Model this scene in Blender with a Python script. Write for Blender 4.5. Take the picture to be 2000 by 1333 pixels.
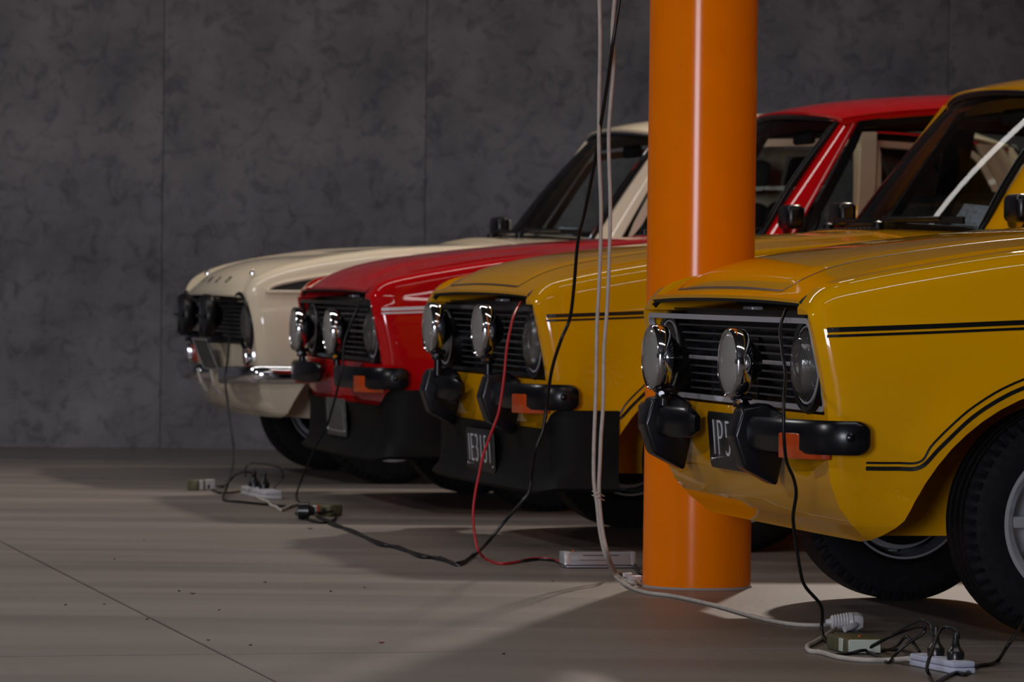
import bpy, bmesh, math, random
import numpy as np
from mathutils import Vector, Matrix
from mathutils.bvhtree import BVHTree
random.seed(7)
for o in list(bpy.data.objects): bpy.data.objects.remove(o)
SC = bpy.context.scene
COL = SC.collection

# ------------------------------------------------------------------ camera
F = 8000.; H = .842; ROLL = .0122; YH = 554.; CX, CY = 1000., 666.5
_p = math.atan((CY - YH) / F)
FWD = Vector((0, math.cos(_p), -math.sin(_p))); RT = Vector((1, 0, 0)); UP = RT.cross(FWD)
XR = RT * math.cos(ROLL) + UP * math.sin(ROLL); YR = UP * math.cos(ROLL) - RT * math.sin(ROLL)
CAM = Vector((0, 0, H))
cd = bpy.data.cameras.new('camera'); cam = bpy.data.objects.new('camera', cd); COL.objects.link(cam)
m = Matrix.Identity(4)
for i in range(3):
    m[i][0] = XR[i]; m[i][1] = YR[i]; m[i][2] = -FWD[i]; m[i][3] = CAM[i]
cam.matrix_world = m
cd.sensor_width = 36; cd.lens = 36 * F / 2000.; cd.clip_start = .1; cd.clip_end = 200
cd.dof.use_dof = True; cd.dof.focus_distance = 9.9; cd.dof.aperture_fstop = 9
SC.camera = cam
def ray(px, py): return FWD + XR * ((px - CX) / F) - YR * ((py - CY) / F)
def P(px, py, Y):
    d = ray(px, py); return CAM + d * (Y / d.y)
def G(px, py, z=0.):
    d = ray(px, py); return CAM + d * ((z - H) / d.z)

# ------------------------------------------------------------------ world, lights, exposure
w = bpy.data.worlds.new('world'); SC.world = w; w.use_nodes = True
w.node_tree.nodes['Background'].inputs[0].default_value = (.5, .53, .6, 1)
w.node_tree.nodes['Background'].inputs[1].default_value = .02
cy = SC.cycles; cy.max_bounces = 6; cy.diffuse_bounces = 3; cy.glossy_bounces = 3; cy.transmission_bounces = 3; cy.transparent_max_bounces = 14
cy.caustics_reflective = False; cy.caustics_refractive = False
vs = SC.view_settings
vs.view_transform = 'Standard'; vs.look = 'None'; vs.exposure = .4; vs.gamma = 1.; vs.use_curve_mapping = False
def aim(o, t): o.rotation_euler = (Vector(t) - o.location).to_track_quat('-Z', 'Y').to_euler()
def area(name, loc, size, energy, target=None, col=(1, .93, .85), sy=None, spread=None):
    l = bpy.data.lights.new(name, 'AREA'); l.energy = energy; l.color = col; l.size = size
    if sy: l.shape = 'RECTANGLE'; l.size_y = sy
    if spread: l.spread = spread
    o = bpy.data.objects.new(name, l); COL.objects.link(o); o.location = loc
    if target: aim(o, target)
    return o
def spot(name, loc, target, energy, ang, blend=.5, size=.15, col=(1, .9, .78)):
    l = bpy.data.lights.new(name, 'SPOT'); l.energy = energy; l.color = col; l.spot_size = math.radians(ang)
    l.spot_blend = blend; l.shadow_soft_size = size
    o = bpy.data.objects.new(name, l); COL.objects.link(o); o.location = loc; aim(o, target); return o
spot('flood_light', (2.3, 19.4, 5.6), (-.2, 12.5, 0), 720, 95, .7, .2, (1, .86, .74))
for i, (x, y, e, L) in enumerate(((1.5, 7.2, 34, 5.), (2.5, 12.2, 16, 5.), (-1.5, 16.0, 36, 4.5))):
    area('tube_light_%d' % i, (x, y, 4.55), L, e, sy=.28, col=(1, .95, .9))
for i, (x, y, e) in enumerate(((-6.5, 6.5, 165), (-5.5, 14.0, 85))):
    area('bay_light_%d' % i, (x, y, 4.5), .45, e, col=(1, .96, .95))
area('open_door_daylight', (-4.6, -8.6, 1.9), 3.3, 760, (.5, 11.4, 1.2), (.86, .88, 1.), 3.2)

# ------------------------------------------------------------------ materials
MATS = {}
def mat(name, col=(.5, .5, .5), rough=.5, metal=0., coat=0., coat_rough=.03, spec=.5, trans=0., emit=None):
    if name in MATS: return MATS[name]
    mt = bpy.data.materials.new(name); mt.use_nodes = True; MATS[name] = mt
    b = mt.node_tree.nodes['Principled BSDF']
    b.inputs['Base Color'].default_value = (*col, 1); b.inputs['Roughness'].default_value = rough
    b.inputs['Metallic'].default_value = metal; b.inputs['Coat Weight'].default_value = coat
    b.inputs['Coat Roughness'].default_value = coat_rough; b.inputs['Coat IOR'].default_value = 1.42
    b.inputs['Specular IOR Level'].default_value = spec; b.inputs['Transmission Weight'].default_value = trans
    if emit:
        b.inputs['Emission Color'].default_value = (*emit[0], 1); b.inputs['Emission Strength'].default_value = emit[1]
    return mt
def noisy(mt, scale=(3, 3, 3), c0=.8, c1=1.15, detail=6., bump=0., bscale=None, rough=None, coord='Object'):
    """multiply the base colour by fine noise and optionally add relief"""
    nt = mt.node_tree; b = nt.nodes['Principled BSDF']; col = tuple(b.inputs['Base Color'].default_value)
    tc = nt.nodes.new('ShaderNodeTexCoord'); mp = nt.nodes.new('ShaderNodeMapping'); mp.inputs['Scale'].default_value = scale
    nz = nt.nodes.new('ShaderNodeTexNoise'); nz.inputs['Scale'].default_value = 1.; nz.inputs['Detail'].default_value = detail
    nt.links.new(tc.outputs[coord], mp.inputs[0]); nt.links.new(mp.outputs[0], nz.inputs['Vector'])
    r = nt.nodes.new('ShaderNodeValToRGB'); r.color_ramp.elements[0].position = .3; r.color_ramp.elements[1].position = .7
    r.color_ramp.elements[0].color = (*(c * c0 for c in col[:3]), 1); r.color_ramp.elements[1].color = (*(c * c1 for c in col[:3]), 1)
    nt.links.new(nz.outputs['Fac'], r.inputs[0]); nt.links.new(r.outputs[0], b.inputs['Base Color'])
    if rough:
        mr = nt.nodes.new('ShaderNodeMapRange'); mr.inputs['To Min'].default_value = rough[0]; mr.inputs['To Max'].default_value = rough[1]
        nt.links.new(nz.outputs['Fac'], mr.inputs['Value']); nt.links.new(mr.outputs[0], b.inputs['Roughness'])
    if bump:
        bp = nt.nodes.new('ShaderNodeBump'); bp.inputs['Strength'].default_value = bump; bp.inputs['Distance'].default_value = .01
        src = nz
        if bscale:
            src = nt.nodes.new('ShaderNodeTexNoise'); src.inputs['Scale'].default_value = bscale; src.inputs['Detail'].default_value = 4
            nt.links.new(tc.outputs[coord], src.inputs['Vector'])
        nt.links.new(src.outputs['Fac'], bp.inputs['Height']); nt.links.new(bp.outputs[0], b.inputs['Normal'])
    return mt
def glass(name, tint=(.8, .85, .85), gloss=.9, rough=.02, haze=0., rib=0.):
    mt = bpy.data.materials.new(name); mt.use_nodes = True; MATS[name] = mt; nt = mt.node_tree
    nt.nodes.clear()
    out = nt.nodes.new('ShaderNodeOutputMaterial'); tr = nt.nodes.new('ShaderNodeBsdfTransparent'); tr.inputs[0].default_value = (*tint, 1)
    gl = nt.nodes.new('ShaderNodeBsdfGlossy'); gl.inputs['Roughness'].default_value = rough; gl.inputs['Color'].default_value = (gloss,) * 3 + (1,)
    fr = nt.nodes.new('ShaderNodeFresnel'); fr.inputs[0].default_value = 1.5
    mx = nt.nodes.new('ShaderNodeMixShader'); nt.links.new(fr.outputs[0], mx.inputs[0])
    base = tr
    if haze:
        df = nt.nodes.new('ShaderNodeBsdfDiffuse'); df.inputs[0].default_value = (.75, .73, .7, 1)
        m0 = nt.nodes.new('ShaderNodeMixShader'); m0.inputs[0].default_value = haze
        nt.links.new(tr.outputs[0], m0.inputs[1]); nt.links.new(df.outputs[0], m0.inputs[2]); base = m0
    nt.links.new(base.outputs[0], mx.inputs[1]); nt.links.new(gl.outputs[0], mx.inputs[2]); nt.links.new(mx.outputs[0], out.inputs[0])
    if rib:
        tc = nt.nodes.new('ShaderNodeTexCoord'); wv = nt.nodes.new('ShaderNodeTexWave'); wv.bands_direction = 'Y'
        wv.inputs['Scale'].default_value = rib; bp = nt.nodes.new('ShaderNodeBump'); bp.inputs['Strength'].default_value = .25; bp.inputs['Distance'].default_value = .004
        nt.links.new(tc.outputs['Object'], wv.inputs['Vector']); nt.links.new(wv.outputs['Fac'], bp.inputs['Height'])
        nt.links.new(bp.outputs[0], gl.inputs['Normal'])
    return mt
PAINT_Y = mat('paint_mustard', (.74, .345, .0), .32, coat=1., spec=0.)
PAINT_R = mat('paint_red', (.52, .004, .006), .3, coat=1., spec=0.)
PAINT_C = mat('paint_cream', (.72, .62, .46), .34, coat=1., spec=0.)
BLACKP = mat('black_satin', (.004, .004, .006), .26, spec=.4)
DAM = noisy(mat('black_air_dam', (.008, .0078, .0076), .6, spec=.12), (6, 6, 6), .8, 1.2)
BAY = mat('engine_bay_dark', (.012, .012, .011), .7)  # also darkens painted parts where shade falls under the hood
GRILB = mat('grille_black', (.005, .005, .006), .35, spec=.35)
SLAT = mat('slat_edge', (.11, .11, .12), .3, metal=.5)
SILVER = mat('silver_trim', (.62, .62, .65), .32, metal=.5)
CHROME = mat('chrome', (.75, .76, .8), .08, metal=1.)
BOWL = mat('reflector', (.75, .74, .72), .18, metal=1.)
LENS = glass('lamp_lens', (.9, .9, .88), .95, .03, haze=.32, rib=60.)
HLENS = glass('headlamp_lens', (.9, .9, .88), .95, .04, haze=.06, rib=40.)
WGLASS = glass('window_glass', (.92, .95, .93), .4, .01)
RUB = mat('rubber_seal', (.005, .005, .006), .5, spec=.3)
TYRE = noisy(mat('tyre_rubber', (.007, .007, .008), .65, spec=.15), (60, 60, 60), .7, 1.3)
RIM = mat('alloy_rim', (.6, .61, .66), .3, metal=.6)
DARK = mat('interior_black', (.012, .012, .012), .7)
SEATM = noisy(mat('seat_cloth', (.03, .03, .032), .9), (80, 80, 80), .7, 1.3)
HEADL = mat('headlining', (.25, .24, .22), .9)
ORANGE = mat('indicator_orange', (.5, .06, .004), .2, coat=.6)
AMBER_D = mat('indicator_red', (.28, .03, .015), .2, coat=.6)
PLATE = mat('plate_black', (.012, .012, .013), .3)
PLTXT = mat('plate_letters', (.62, .62, .64), .4)
PLOLD = noisy(mat('plate_worn', (.07, .068, .066), .5), (60, 60, 60), .5, 1.7)
STRIPE_B = mat('stripe_black', (.006, .006, .006), .3, coat=.5)
STRIPE_W = mat('stripe_white', (.75, .72, .75), .3, coat=.5)
STRIPE_O = mat('stripe_brown', (.05, .025, .01), .3, coat=.5)
PILLAR = mat('pillar_orange', (.92, .2, .0), .24, spec=0., coat=.5, coat_rough=.15)
noisy(PILLAR, (9, 9, 9), .96, 1.03, 4., .06, 130.)
CORD_W = noisy(mat('cord_white', (.45, .41, .37), .5), (40, 40, 40), .85, 1.1)
CORD_B = mat('cord_black', (.004, .004, .005), .35, spec=.4)
CORD_R = mat('cord_red', (.45, .012, .02), .35)
CORD_T = mat('cord_tan', (.25, .13, .07), .5)
PLW = mat('plastic_white', (.55, .54, .56), .4)
PLLAV = mat('plastic_pale_blue', (.5, .52, .66), .4)
PLB = mat('plastic_black', (.012, .012, .013), .28)
OLIVE = noisy(mat('charger_olive', (.1, .092, .05), .45), (20, 120, 20), .7, 1.3)
CHLAB = mat('charger_label', (.5, .55, .48), .35)
CHGREY = mat('charger_silver', (.3, .3, .32), .35, metal=.4)
CARD = noisy(mat('card_pale_blue', (.45, .52, .62), .6), (90, 90, 90), .6, 1.15)
LEAF = mat('dry_leaf', (.03, .018, .012), .8)
LEAFR = mat('red_leaf', (.2, .03, .015), .8)

# concrete floor: streaked along the slabs, semi-gloss
FLOORM = mat('concrete_floor', (.19, .163, .146), .45)
noisy(FLOORM, (.45, 3., 1), .72, 1.18, 6., .1, 30., (.34, .58))
WALLM = mat('concrete_wall', (.15, .147, .152), .8)
def wall_nodes(mt):
    nt = mt.node_tree; b = nt.nodes['Principled BSDF']
    tc = nt.nodes.new('ShaderNodeTexCoord')
    n1 = nt.nodes.new('ShaderNodeTexNoise'); n1.inputs['Scale'].default_value = 1.7; n1.inputs['Detail'].default_value = 5; n1.inputs['Roughness'].default_value = .65
    n2 = nt.nodes.new('ShaderNodeTexNoise'); n2.inputs['Scale'].default_value = 9; n2.inputs['Detail'].default_value = 4; n2.inputs['Roughness'].default_value = .7; n2.inputs['Distortion'].default_value = .8
    for n in (n1, n2): nt.links.new(tc.outputs['Generated' if 0 else 'Object'], n.inputs['Vector'])
    r1 = nt.nodes.new('ShaderNodeValToRGB'); e = r1.color_ramp.elements
    e[0].position = .3; e[0].color = (.084, .081, .090, 1); e[1].position = .72; e[1].color = (.205, .194, .204, 1)
    r2 = nt.nodes.new('ShaderNodeValToRGB'); e = r2.color_ramp.elements
    e[0].position = .34; e[0].color = (.5, .5, .53, 1); e[1].position = .5; e[1].color = (1, 1, 1, 1)
    mx = nt.nodes.new('ShaderNodeMix'); mx.data_type = 'RGBA'; mx.blend_type = 'MULTIPLY'; mx.inputs['Factor'].default_value = .8
    nt.links.new(n1.outputs['Fac'], r1.inputs[0]); nt.links.new(n2.outputs['Fac'], r2.inputs[0])
    nt.links.new(r1.outputs[0], mx.inputs[6]); nt.links.new(r2.outputs[0], mx.inputs[7]); nt.links.new(mx.outputs[2], b.inputs['Base Color'])
    bp = nt.nodes.new('ShaderNodeBump'); bp.inputs['Strength'].default_value = .35; bp.inputs['Distance'].default_value = .02
    nt.links.new(n2.outputs['Fac'], bp.inputs['Height']); nt.links.new(bp.outputs[0], b.inputs['Normal'])
wall_nodes(WALLM)
CEIL = noisy(mat('ceiling_dark', (.05, .048, .048), .9), (1, 1, 1), .8, 1.2)

# ------------------------------------------------------------------ mesh helpers
def sharp(me, ang=38):
    bm = bmesh.new(); bm.from_mesh(me); bm.normal_update()
    lim = math.radians(ang)
    for f in bm.faces: f.smooth = True
    for e in bm.edges:
        if len(e.link_faces) == 2: e.smooth = e.calc_face_angle(0) < lim
        else: e.smooth = False
    bm.to_mesh(me); bm.free()
def obj(name, me, mats, parent=None, smooth=38):
    if not isinstance(me, bpy.types.Mesh): me = to_mesh(name, *me)
    if mats is not None:
        me.materials.clear()
        for x in (mats if isinstance(mats, (list, tuple)) else [mats]): me.materials.append(x)
    if smooth: sharp(me, smooth)
    o = bpy.data.objects.new(name, me); COL.objects.link(o)
    if parent: o.parent = parent
    return o
def to_mesh(name, v, f):
    me = bpy.data.meshes.new(name); me.from_pydata([tuple(map(float, p)) for p in v], [], [list(map(int, q)) for q in f]); me.validate(); me.update()
    bm = bmesh.new(); bm.from_mesh(me); bmesh.ops.recalc_face_normals(bm, faces=bm.faces); bm.to_mesh(me); bm.free()
    return me
def join(*parts):
    V = []; Q = []
    for v, f in parts:
        n = len(V); V += [tuple(p) for p in v]; Q += [[i + n for i in q] for q in f]
    return V, Q
def xf(part, M):
    v, f = part; return [tuple(M @ Vector(p)) for p in v], f
def mirror_y(part):
    v, f = part; return [(p[0], -p[1], p[2]) for p in v], [q[::-1] for q in f]
def box(x0, x1, y0, y1, z0, z1, bev=0., seg=2):
    bm = bmesh.new(); bmesh.ops.create_cube(bm, size=1)
    for v in bm.verts: v.co = ((x0 + x1) / 2 + v.co.x * (x1 - x0), (y0 + y1) / 2 + v.co.y * (y1 - y0), (z0 + z1) / 2 + v.co.z * (z1 - z0))
    if bev: bmesh.ops.bevel(bm, geom=list(bm.edges), offset=bev, segments=seg, profile=.5, affect='EDGES')
    return frombm(bm)
def frombm(bm):
    bm.verts.ensure_lookup_table(); bm.verts.index_update()
    r = [tuple(v.co) for v in bm.verts], [[v.index for v in f.verts] for f in bm.faces]; bm.free(); return r
def prism(poly, a, b, axis='y', bev=0., seg=2):
    """extrude polygon from a to b along axis; poly in the other two coords (x,z)/(y,z)/(x,y)"""
    bm = bmesh.new(); fn = {'y': lambda p, t: (p[0], t, p[1]), 'x': lambda p, t: (t, p[0], p[1]), 'z': lambda p, t: (p[0], p[1], t)}[axis]
    lo = [bm.verts.new(fn(p, a)) for p in poly]; hi = [bm.verts.new(fn(p, b)) for p in poly]
    n = len(poly); bm.faces.new(lo); bm.faces.new(hi[::-1])
    for i in range(n): bm.faces.new((lo[i], hi[i], hi[(i + 1) % n], lo[(i + 1) % n]))
    bmesh.ops.recalc_face_normals(bm, faces=bm.faces)
    if bev: bmesh.ops.bevel(bm, geom=list(bm.edges), offset=bev, segments=seg, profile=.5, affect='EDGES')
    return frombm(bm)
def lathe(prof, n=32, axis='x', c=(0, 0, 0)):
    """prof: (axial, radius)"""
    V = []; Q = []
    for a, r in prof:
        for k in range(n):
            t = 2 * math.pi * k / n; u, v = r * math.cos(t), r * math.sin(t)
            V.append({'x': (c[0] + a, c[1] + u, c[2] + v), 'y': (c[0] + u, c[1] + a, c[2] + v), 'z': (c[0] + u, c[1] + v, c[2] + a)}[axis])
    for i in range(len(prof) - 1):
        for k in range(n):
            k2 = (k + 1) % n; Q.append([i * n + k, i * n + k2, (i + 1) * n + k2, (i + 1) * n + k])
    for i, rev in ((0, 1), (len(prof) - 1, 0)):
        if prof[i][1] > 1e-5:
            q = [i * n + k for k in range(n)]; Q.append(q[::-1] if rev else q)
    return V, Q
def catmull(pts, n=8):
    pts = [Vector(p) for p in pts]; out = []
    for i in range(len(pts) - 1):
        p0 = pts[max(i - 1, 0)]; p1 = pts[i]; p2 = pts[i + 1]; p3 = pts[min(i + 2, len(pts) - 1)]
        for k in range(n):
            t = k / n
            out.append(.5 * ((2 * p1) + (p2 - p0) * t + (2 * p0 - 5 * p1 + 4 * p2 - p3) * t * t + (3 * p1 - p0 - 3 * p2 + p3) * t ** 3))
    out.append(pts[-1]); return out
def sweep(path, prof, up=(0, 0, 1), closed=False, taper=0):
    """sweep profile [(side,up)] along path"""
    n = len(path); k = len(prof); V = []; Q = []; up = Vector(up)
    for i, p in enumerate(path):
        a = path[(i - 1) % n if closed else max(i - 1, 0)]; b = path[(i + 1) % n if closed else min(i + 1, n - 1)]
        t = (Vector(b) - Vector(a)).normalized(); s = t.cross(up)
        if s.length < 1e-4: s = t.cross(Vector((1, 0, 0)))
        s.normalize(); u = s.cross(t)
        e = min(i, n - 1 - i); k_ = 1. if (closed or not taper or e >= taper) else .55 + .45 * math.sin(math.pi / 2 * e / taper)
        for q in prof: V.append(tuple(Vector(p) + s * q[0] * k_ + u * q[1] * k_))
    for i in range(n if closed else n - 1):
        j = (i + 1) % n
        for a in range(k):
            b = (a + 1) % k; Q.append([i * k + a, i * k + b, j * k + b, j * k + a])
    if not closed: Q.append(list(range(k))[::-1]); Q.append([(n - 1) * k + a for a in range(k)])
    return V, Q
def circ(r, n=8): return [(r * math.cos(2 * math.pi * i / n), r * math.sin(2 * math.pi * i / n)) for i in range(n)]
def tube(pts, r, n=8, sm=8, closed=False):
    p = catmull(pts, sm) if sm else [Vector(q) for q in pts]
    # parallel transport frame
    k = n; V = []; Q = []; t0 = (p[1] - p[0]).normalized(); u = t0.orthogonal().normalized()
    for i in range(len(p)):
        t = (p[min(i + 1, len(p) - 1)] - p[max(i - 1, 0)]).normalized()
        u = (u - t * u.dot(t)).normalized(); v = t.cross(u)
        for a in range(k):
            an = 2 * math.pi * a / k; V.append(tuple(p[i] + u * (r * math.cos(an)) + v * (r * math.sin(an))))
    for i in range(len(p) - 1):
        for a in range(k):
            b = (a + 1) % k; Q.append([i * k + a, i * k + b, (i + 1) * k + b, (i + 1) * k + a])
    Q.append(list(range(k))[::-1]); Q.append([(len(p) - 1) * k + a for a in range(k)])
    return V, Q
def grid(fn, nu, nv):
    V = [tuple(fn(i / nu, j / nv)) for i in range(nu + 1) for j in range(nv + 1)]
    Q = [[i * (nv + 1) + j, (i + 1) * (nv + 1) + j, (i + 1) * (nv + 1) + j + 1, i * (nv + 1) + j + 1] for i in range(nu) for j in range(nv)]
    return V, Q
def thick(part, t, name='sheet'):
    """closed sheet: offset along vertex normals"""
    me = to_mesh(name, *part); bm = bmesh.new(); bm.from_mesh(me); bm.normal_update()
    if abs(t) > 0: bmesh.ops.solidify(bm, geom=list(bm.faces), thickness=t)
    bpy.data.meshes.remove(me); return frombm(bm)
def interp(x, keys):
    """smooth (monotone cubic) interpolation; keys sorted ascending"""
    xs = [k[0] for k in keys]; ys = [k[1] for k in keys]
    if x <= xs[0]: return ys[0]
    if x >= xs[-1]: return ys[-1]
    i = max(j for j in range(len(xs) - 1) if xs[j] <= x)
    def slope(j):
        if j == 0: return (ys[1] - ys[0]) / (xs[1] - xs[0])
        if j == len(xs) - 1: return (ys[-1] - ys[-2]) / (xs[-1] - xs[-2])
        a = (ys[j] - ys[j - 1]) / (xs[j] - xs[j - 1]); b = (ys[j + 1] - ys[j]) / (xs[j + 1] - xs[j])
        return 0 if a * b <= 0 else 2 * a * b / (a + b)
    h = xs[i + 1] - xs[i]; t = (x - xs[i]) / h; m0 = slope(i) * h; m1 = slope(i + 1) * h
    return (2 * t**3 - 3 * t**2 + 1) * ys[i] + (t**3 - 2 * t**2 + t) * m0 + (-2 * t**3 + 3 * t**2) * ys[i + 1] + (t**3 - t**2) * m1
def sstep(t): t = min(1, max(0, t)); return t * t * (3 - 2 * t)
def thing(name, label, cat, loc=(0, 0, 0), rz=0., group=None):
    o = bpy.data.objects.new(name, None); COL.objects.link(o); o.location = loc; o.rotation_euler = (0, 0, rz)
    o['label'] = label; o['category'] = cat
    if group: o['group'] = group
    return o
def tag(o, label, cat, group=None):
    o['label'] = label; o['category'] = cat
    if group: o['group'] = group
    return o
def text_mesh(s, size, depth=.001, off=0., sp=1.):
    c = bpy.data.curves.new('txt', 'FONT'); c.body = s; c.size = size; c.extrude = depth; c.align_x = 'CENTER'; c.align_y = 'CENTER'; c.offset = off; c.space_character = sp
    o = bpy.data.objects.new('txt', c); COL.objects.link(o); dg = bpy.context.evaluated_depsgraph_get()
    me = bpy.data.meshes.new_from_object(o.evaluated_get(dg)); bpy.data.objects.remove(o); return me
def xf_mesh(me, M): me.transform(M); return me

# ------------------------------------------------------------------ the place
TH = math.radians(14.3)
fl = obj('floor', grid(lambda u, v: (-13 + 28 * u, -9 + 31 * v, -.02), 1, 1), FLOORM, smooth=0); fl['kind'] = 'structure'
# slabs: rows across the car direction, joints found from the photograph
ROWS = [-13, -9.2, -5.2, -1.6, 1.95, 5.5, 9.07, 12.62, 18.1, 23.5]    # distance along slab normal
COLS = [-15, -9.4, -3.9, 1.65, 7.2, 12.7, 20]
ca, sa = math.cos(TH), math.sin(TH)
def slabpoly(c0, c1, r0, r1):
    g = .004; pts = [(c0 + g, r0 + g), (c1 - g, r0 + g), (c1 - g, r1 - g), (c0 + g, r1 - g)]
    return [(a * ca - b * sa, a * sa + b * ca) for a, b in pts]
def clip(poly):
    for ax, lim, s in ((0, -13, 1), (0, 15, -1), (1, -9, 1), (1, 22, -1)):
        out = []
        for i in range(len(poly)):
            a, b = poly[i], poly[(i + 1) % len(poly)]; da = s * (a[ax] - lim); db = s * (b[ax] - lim)
            if da >= 0: out.append(a)
            if da * db < 0: t = da / (da - db); out.append((a[0] + (b[0] - a[0]) * t, a[1] + (b[1] - a[1]) * t))
        poly = out
        if len(poly) < 3: return None
    return poly
for i in range(len(COLS) - 1):
    for j in range(len(ROWS) - 1):
        p = clip(slabpoly(COLS[i], COLS[i + 1], ROWS[j], ROWS[j + 1]))
        if not p: continue
        s = obj('slab', prism([(q[0], q[1]) for q in p], -.03, 0., 'z', .0025, 1), FLOORM, fl, smooth=0)
WALLY = 20.35; WA = math.radians(2.)
wb = obj('wall_back', box(-14, 16, .12, .3, -.02, 7), WALLM, smooth=0); wb.location = (0, WALLY, 0); wb.rotation_euler = (0, 0, WA); wb['kind'] = 'structure'
x = -1.74 - 1.3 * 9
pm = None
while x < 15:
    if pm is None: pm = to_mesh('panel', *box(.001, 1.299, 0, .13, 0, 7, .002, 1)); pm.materials.append(WALLM)
    o = bpy.data.objects.new('panel', pm); COL.objects.link(o); o.parent = wb; o.location = (x, random.uniform(0, .004), 0); x += 1.3
for nm, b in (('wall_left', (-13.2, -13, -9, 22, 0, 7)), ('wall_right', (15, 15.2, -9, 22, 0, 7)), ('wall_front', (-13, 15, -9.2, -9, 0, 7)), ('ceiling', (-13, 15, -9, 22, 7, 7.2))):
    o = obj(nm, box(*b), CEIL if nm == 'ceiling' else WALLM, smooth=0); o['kind'] = 'structure'

# round orange pillar
pb = G(1363, 1154); pr = .151
pl = thing('pillar', 'round glossy orange concrete pillar from floor to ceiling between the two yellow cars', 'pillar', (pb.x + .003, pb.y + pr, 0))
obj('shaft', lathe([(0, pr), (6.99, pr)], 96, 'z'), PILLAR, pl, 60)
obj('base_seal', lathe([(0, pr + .001), (0, pr + .004), (.006, pr + .001)], 64, 'z'), mat('sealant', (.3, .28, .26), .7), pl)

# ------------------------------------------------------------------ cars
# car frame: x forward from the front axle, y to the car's left, z up
def round_poly(pts, rad, n):
    out = []
    for i, p in enumerate(pts):
        r = rad[i]; p = Vector(p)
        if i in (0, len(pts) - 1) or r <= 0:
            out.append(tuple(p)); continue
        a = Vector(pts[i - 1]); b = Vector(pts[i + 1]); da = a - p; db = b - p
        A = p + da.normalized() * min(r, da.length * .48); B = p + db.normalized() * min(r, db.length * .48)
        for k in range(n[i] + 1):
            t = k / n[i]; out.append(tuple(A * (1 - t)**2 + p * 2 * t * (1 - t) + B * t * t))
    return out
MK2 = dict(nose=.69, tail=-3.52,
    zt=[(-3.52, .99), (-3.45, 1.02), (-3.0, 1.035), (-2.2, 1.03), (-1.5, 1.03), (-.85, 1.018), (-.5, 1.0), (.15, .937), (.404, .897), (.58, .862), (.633, .846), (.67, .818), (.69, .79)],
    crown=[(-3.52, .02), (-3., .03), (-.6, .03), (.4, .03), (.69, .012)],
    yt=[(-3.52, .66), (-3.4, .71), (-3., .74), (-2.2, .765), (-1.2, .77), (-.4, .765), (.3, .75), (.6, .74), (.66, .737), (.69, .722)],
    ym=[(-3.52, .69), (-3.4, .745), (-3., .775), (-2.2, .795), (-1.2, .80), (-.4, .79), (.3, .778), (.6, .765), (.66, .756), (.69, .738)],
    zb=[(-3.52, .36), (-3.2, .3), (-2.4, .24), (-.5, .235), (.69, .238)],
    r=[(-3.5, .05), (-.8, .035), (.2, .05), (.69, .05)], zcr=[(-3.5, .83), (-.5, .81), (.69, .755)],
    lean=[(.15, .22), (.238, .17), (.25, .16), (.30, .105), (.36, .07), (.42, .052), (.54, .046), (.70, .016), (.784, 0.), (.9, -.003)], bulge=.012)
MK1 = dict(nose=.625, tail=-3.5,
    zt=[(-3.5, .97), (-3.4, 1.0), (-3.0, 1.03), (-2.2, 1.03), (-1.5, 1.03), (-.9, 1.02), (-.5, 1.005), (0., .981), (.25, .949), (.42, .915), (.51, .887), (.59, .845), (.61, .82), (.625, .79)],
    crown=[(-3.5, .02), (-3., .03), (.4, .03), (.625, .012)],
    yt=[(-3.5, .64), (-3.4, .69), (-3., .73), (-2.2, .76), (-1.2, .765), (-.4, .76), (.3, .75), (.5, .745), (.6, .735), (.625, .715)],
    ym=[(-3.5, .67), (-3.4, .72), (-3., .765), (-2.2, .79), (-1.2, .79), (-.4, .785), (.3, .778), (.5, .77), (.6, .755), (.625, .73)],
    zb=[(-3.5, .36), (-3.2, .3), (-2.4, .25), (-.5, .24), (.2, .26), (.625, .275)],
    r=[(-3.5, .07), (-.8, .06), (.2, .10), (.625, .10)], zcr=[(-3.5, .8), (-.5, .79), (.625, .72)],
    lean=[(.15, .2), (.27, .135), (.32, .085), (.4, .06), (.5, .046), (.65, .025), (.8, 0.), (.9, -.003)], bulge=.03)
REARAX = -2.62
def section(sp, x):
    zt = interp(x, sp['zt']); cr = interp(x, sp['crown']); yt = interp(x, sp['yt']); ym = interp(x, sp['ym']); zb = interp(x, sp['zb'])
    r = interp(x, sp['r']); zc = min(interp(x, sp['zcr']), zt - .04)
    pts = [(0, zt + cr), (.35, zt + cr * .75), (.62, zt + .006), (yt, zt - .006), (ym - .004, zc), (ym, zc - .012), (ym + .004, .6 if zc > .64 else zc - .05), (ym - .012, .44), (ym - .035, .32), (ym - .06, zb), (.3, zb), (0, zb)]
    rad = [0, .2, .1, r, .03, .0, .1, .1, .06, .05, .1, 0]
    n = [1, 3, 2, 6, 2, 1, 3, 2, 2, 3, 1, 1]
    out = round_poly(pts, rad, n); res = []
    for y, z in out:      # gentle flare over both wheel arches
        if y > .6 and z < .8:
            for ax in (0., REARAX):
                d = math.hypot(x - ax, z - .147) - .50
                y += .014 * math.exp(-(d / .05)**2)
        res.append((y, z))
    return res
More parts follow.
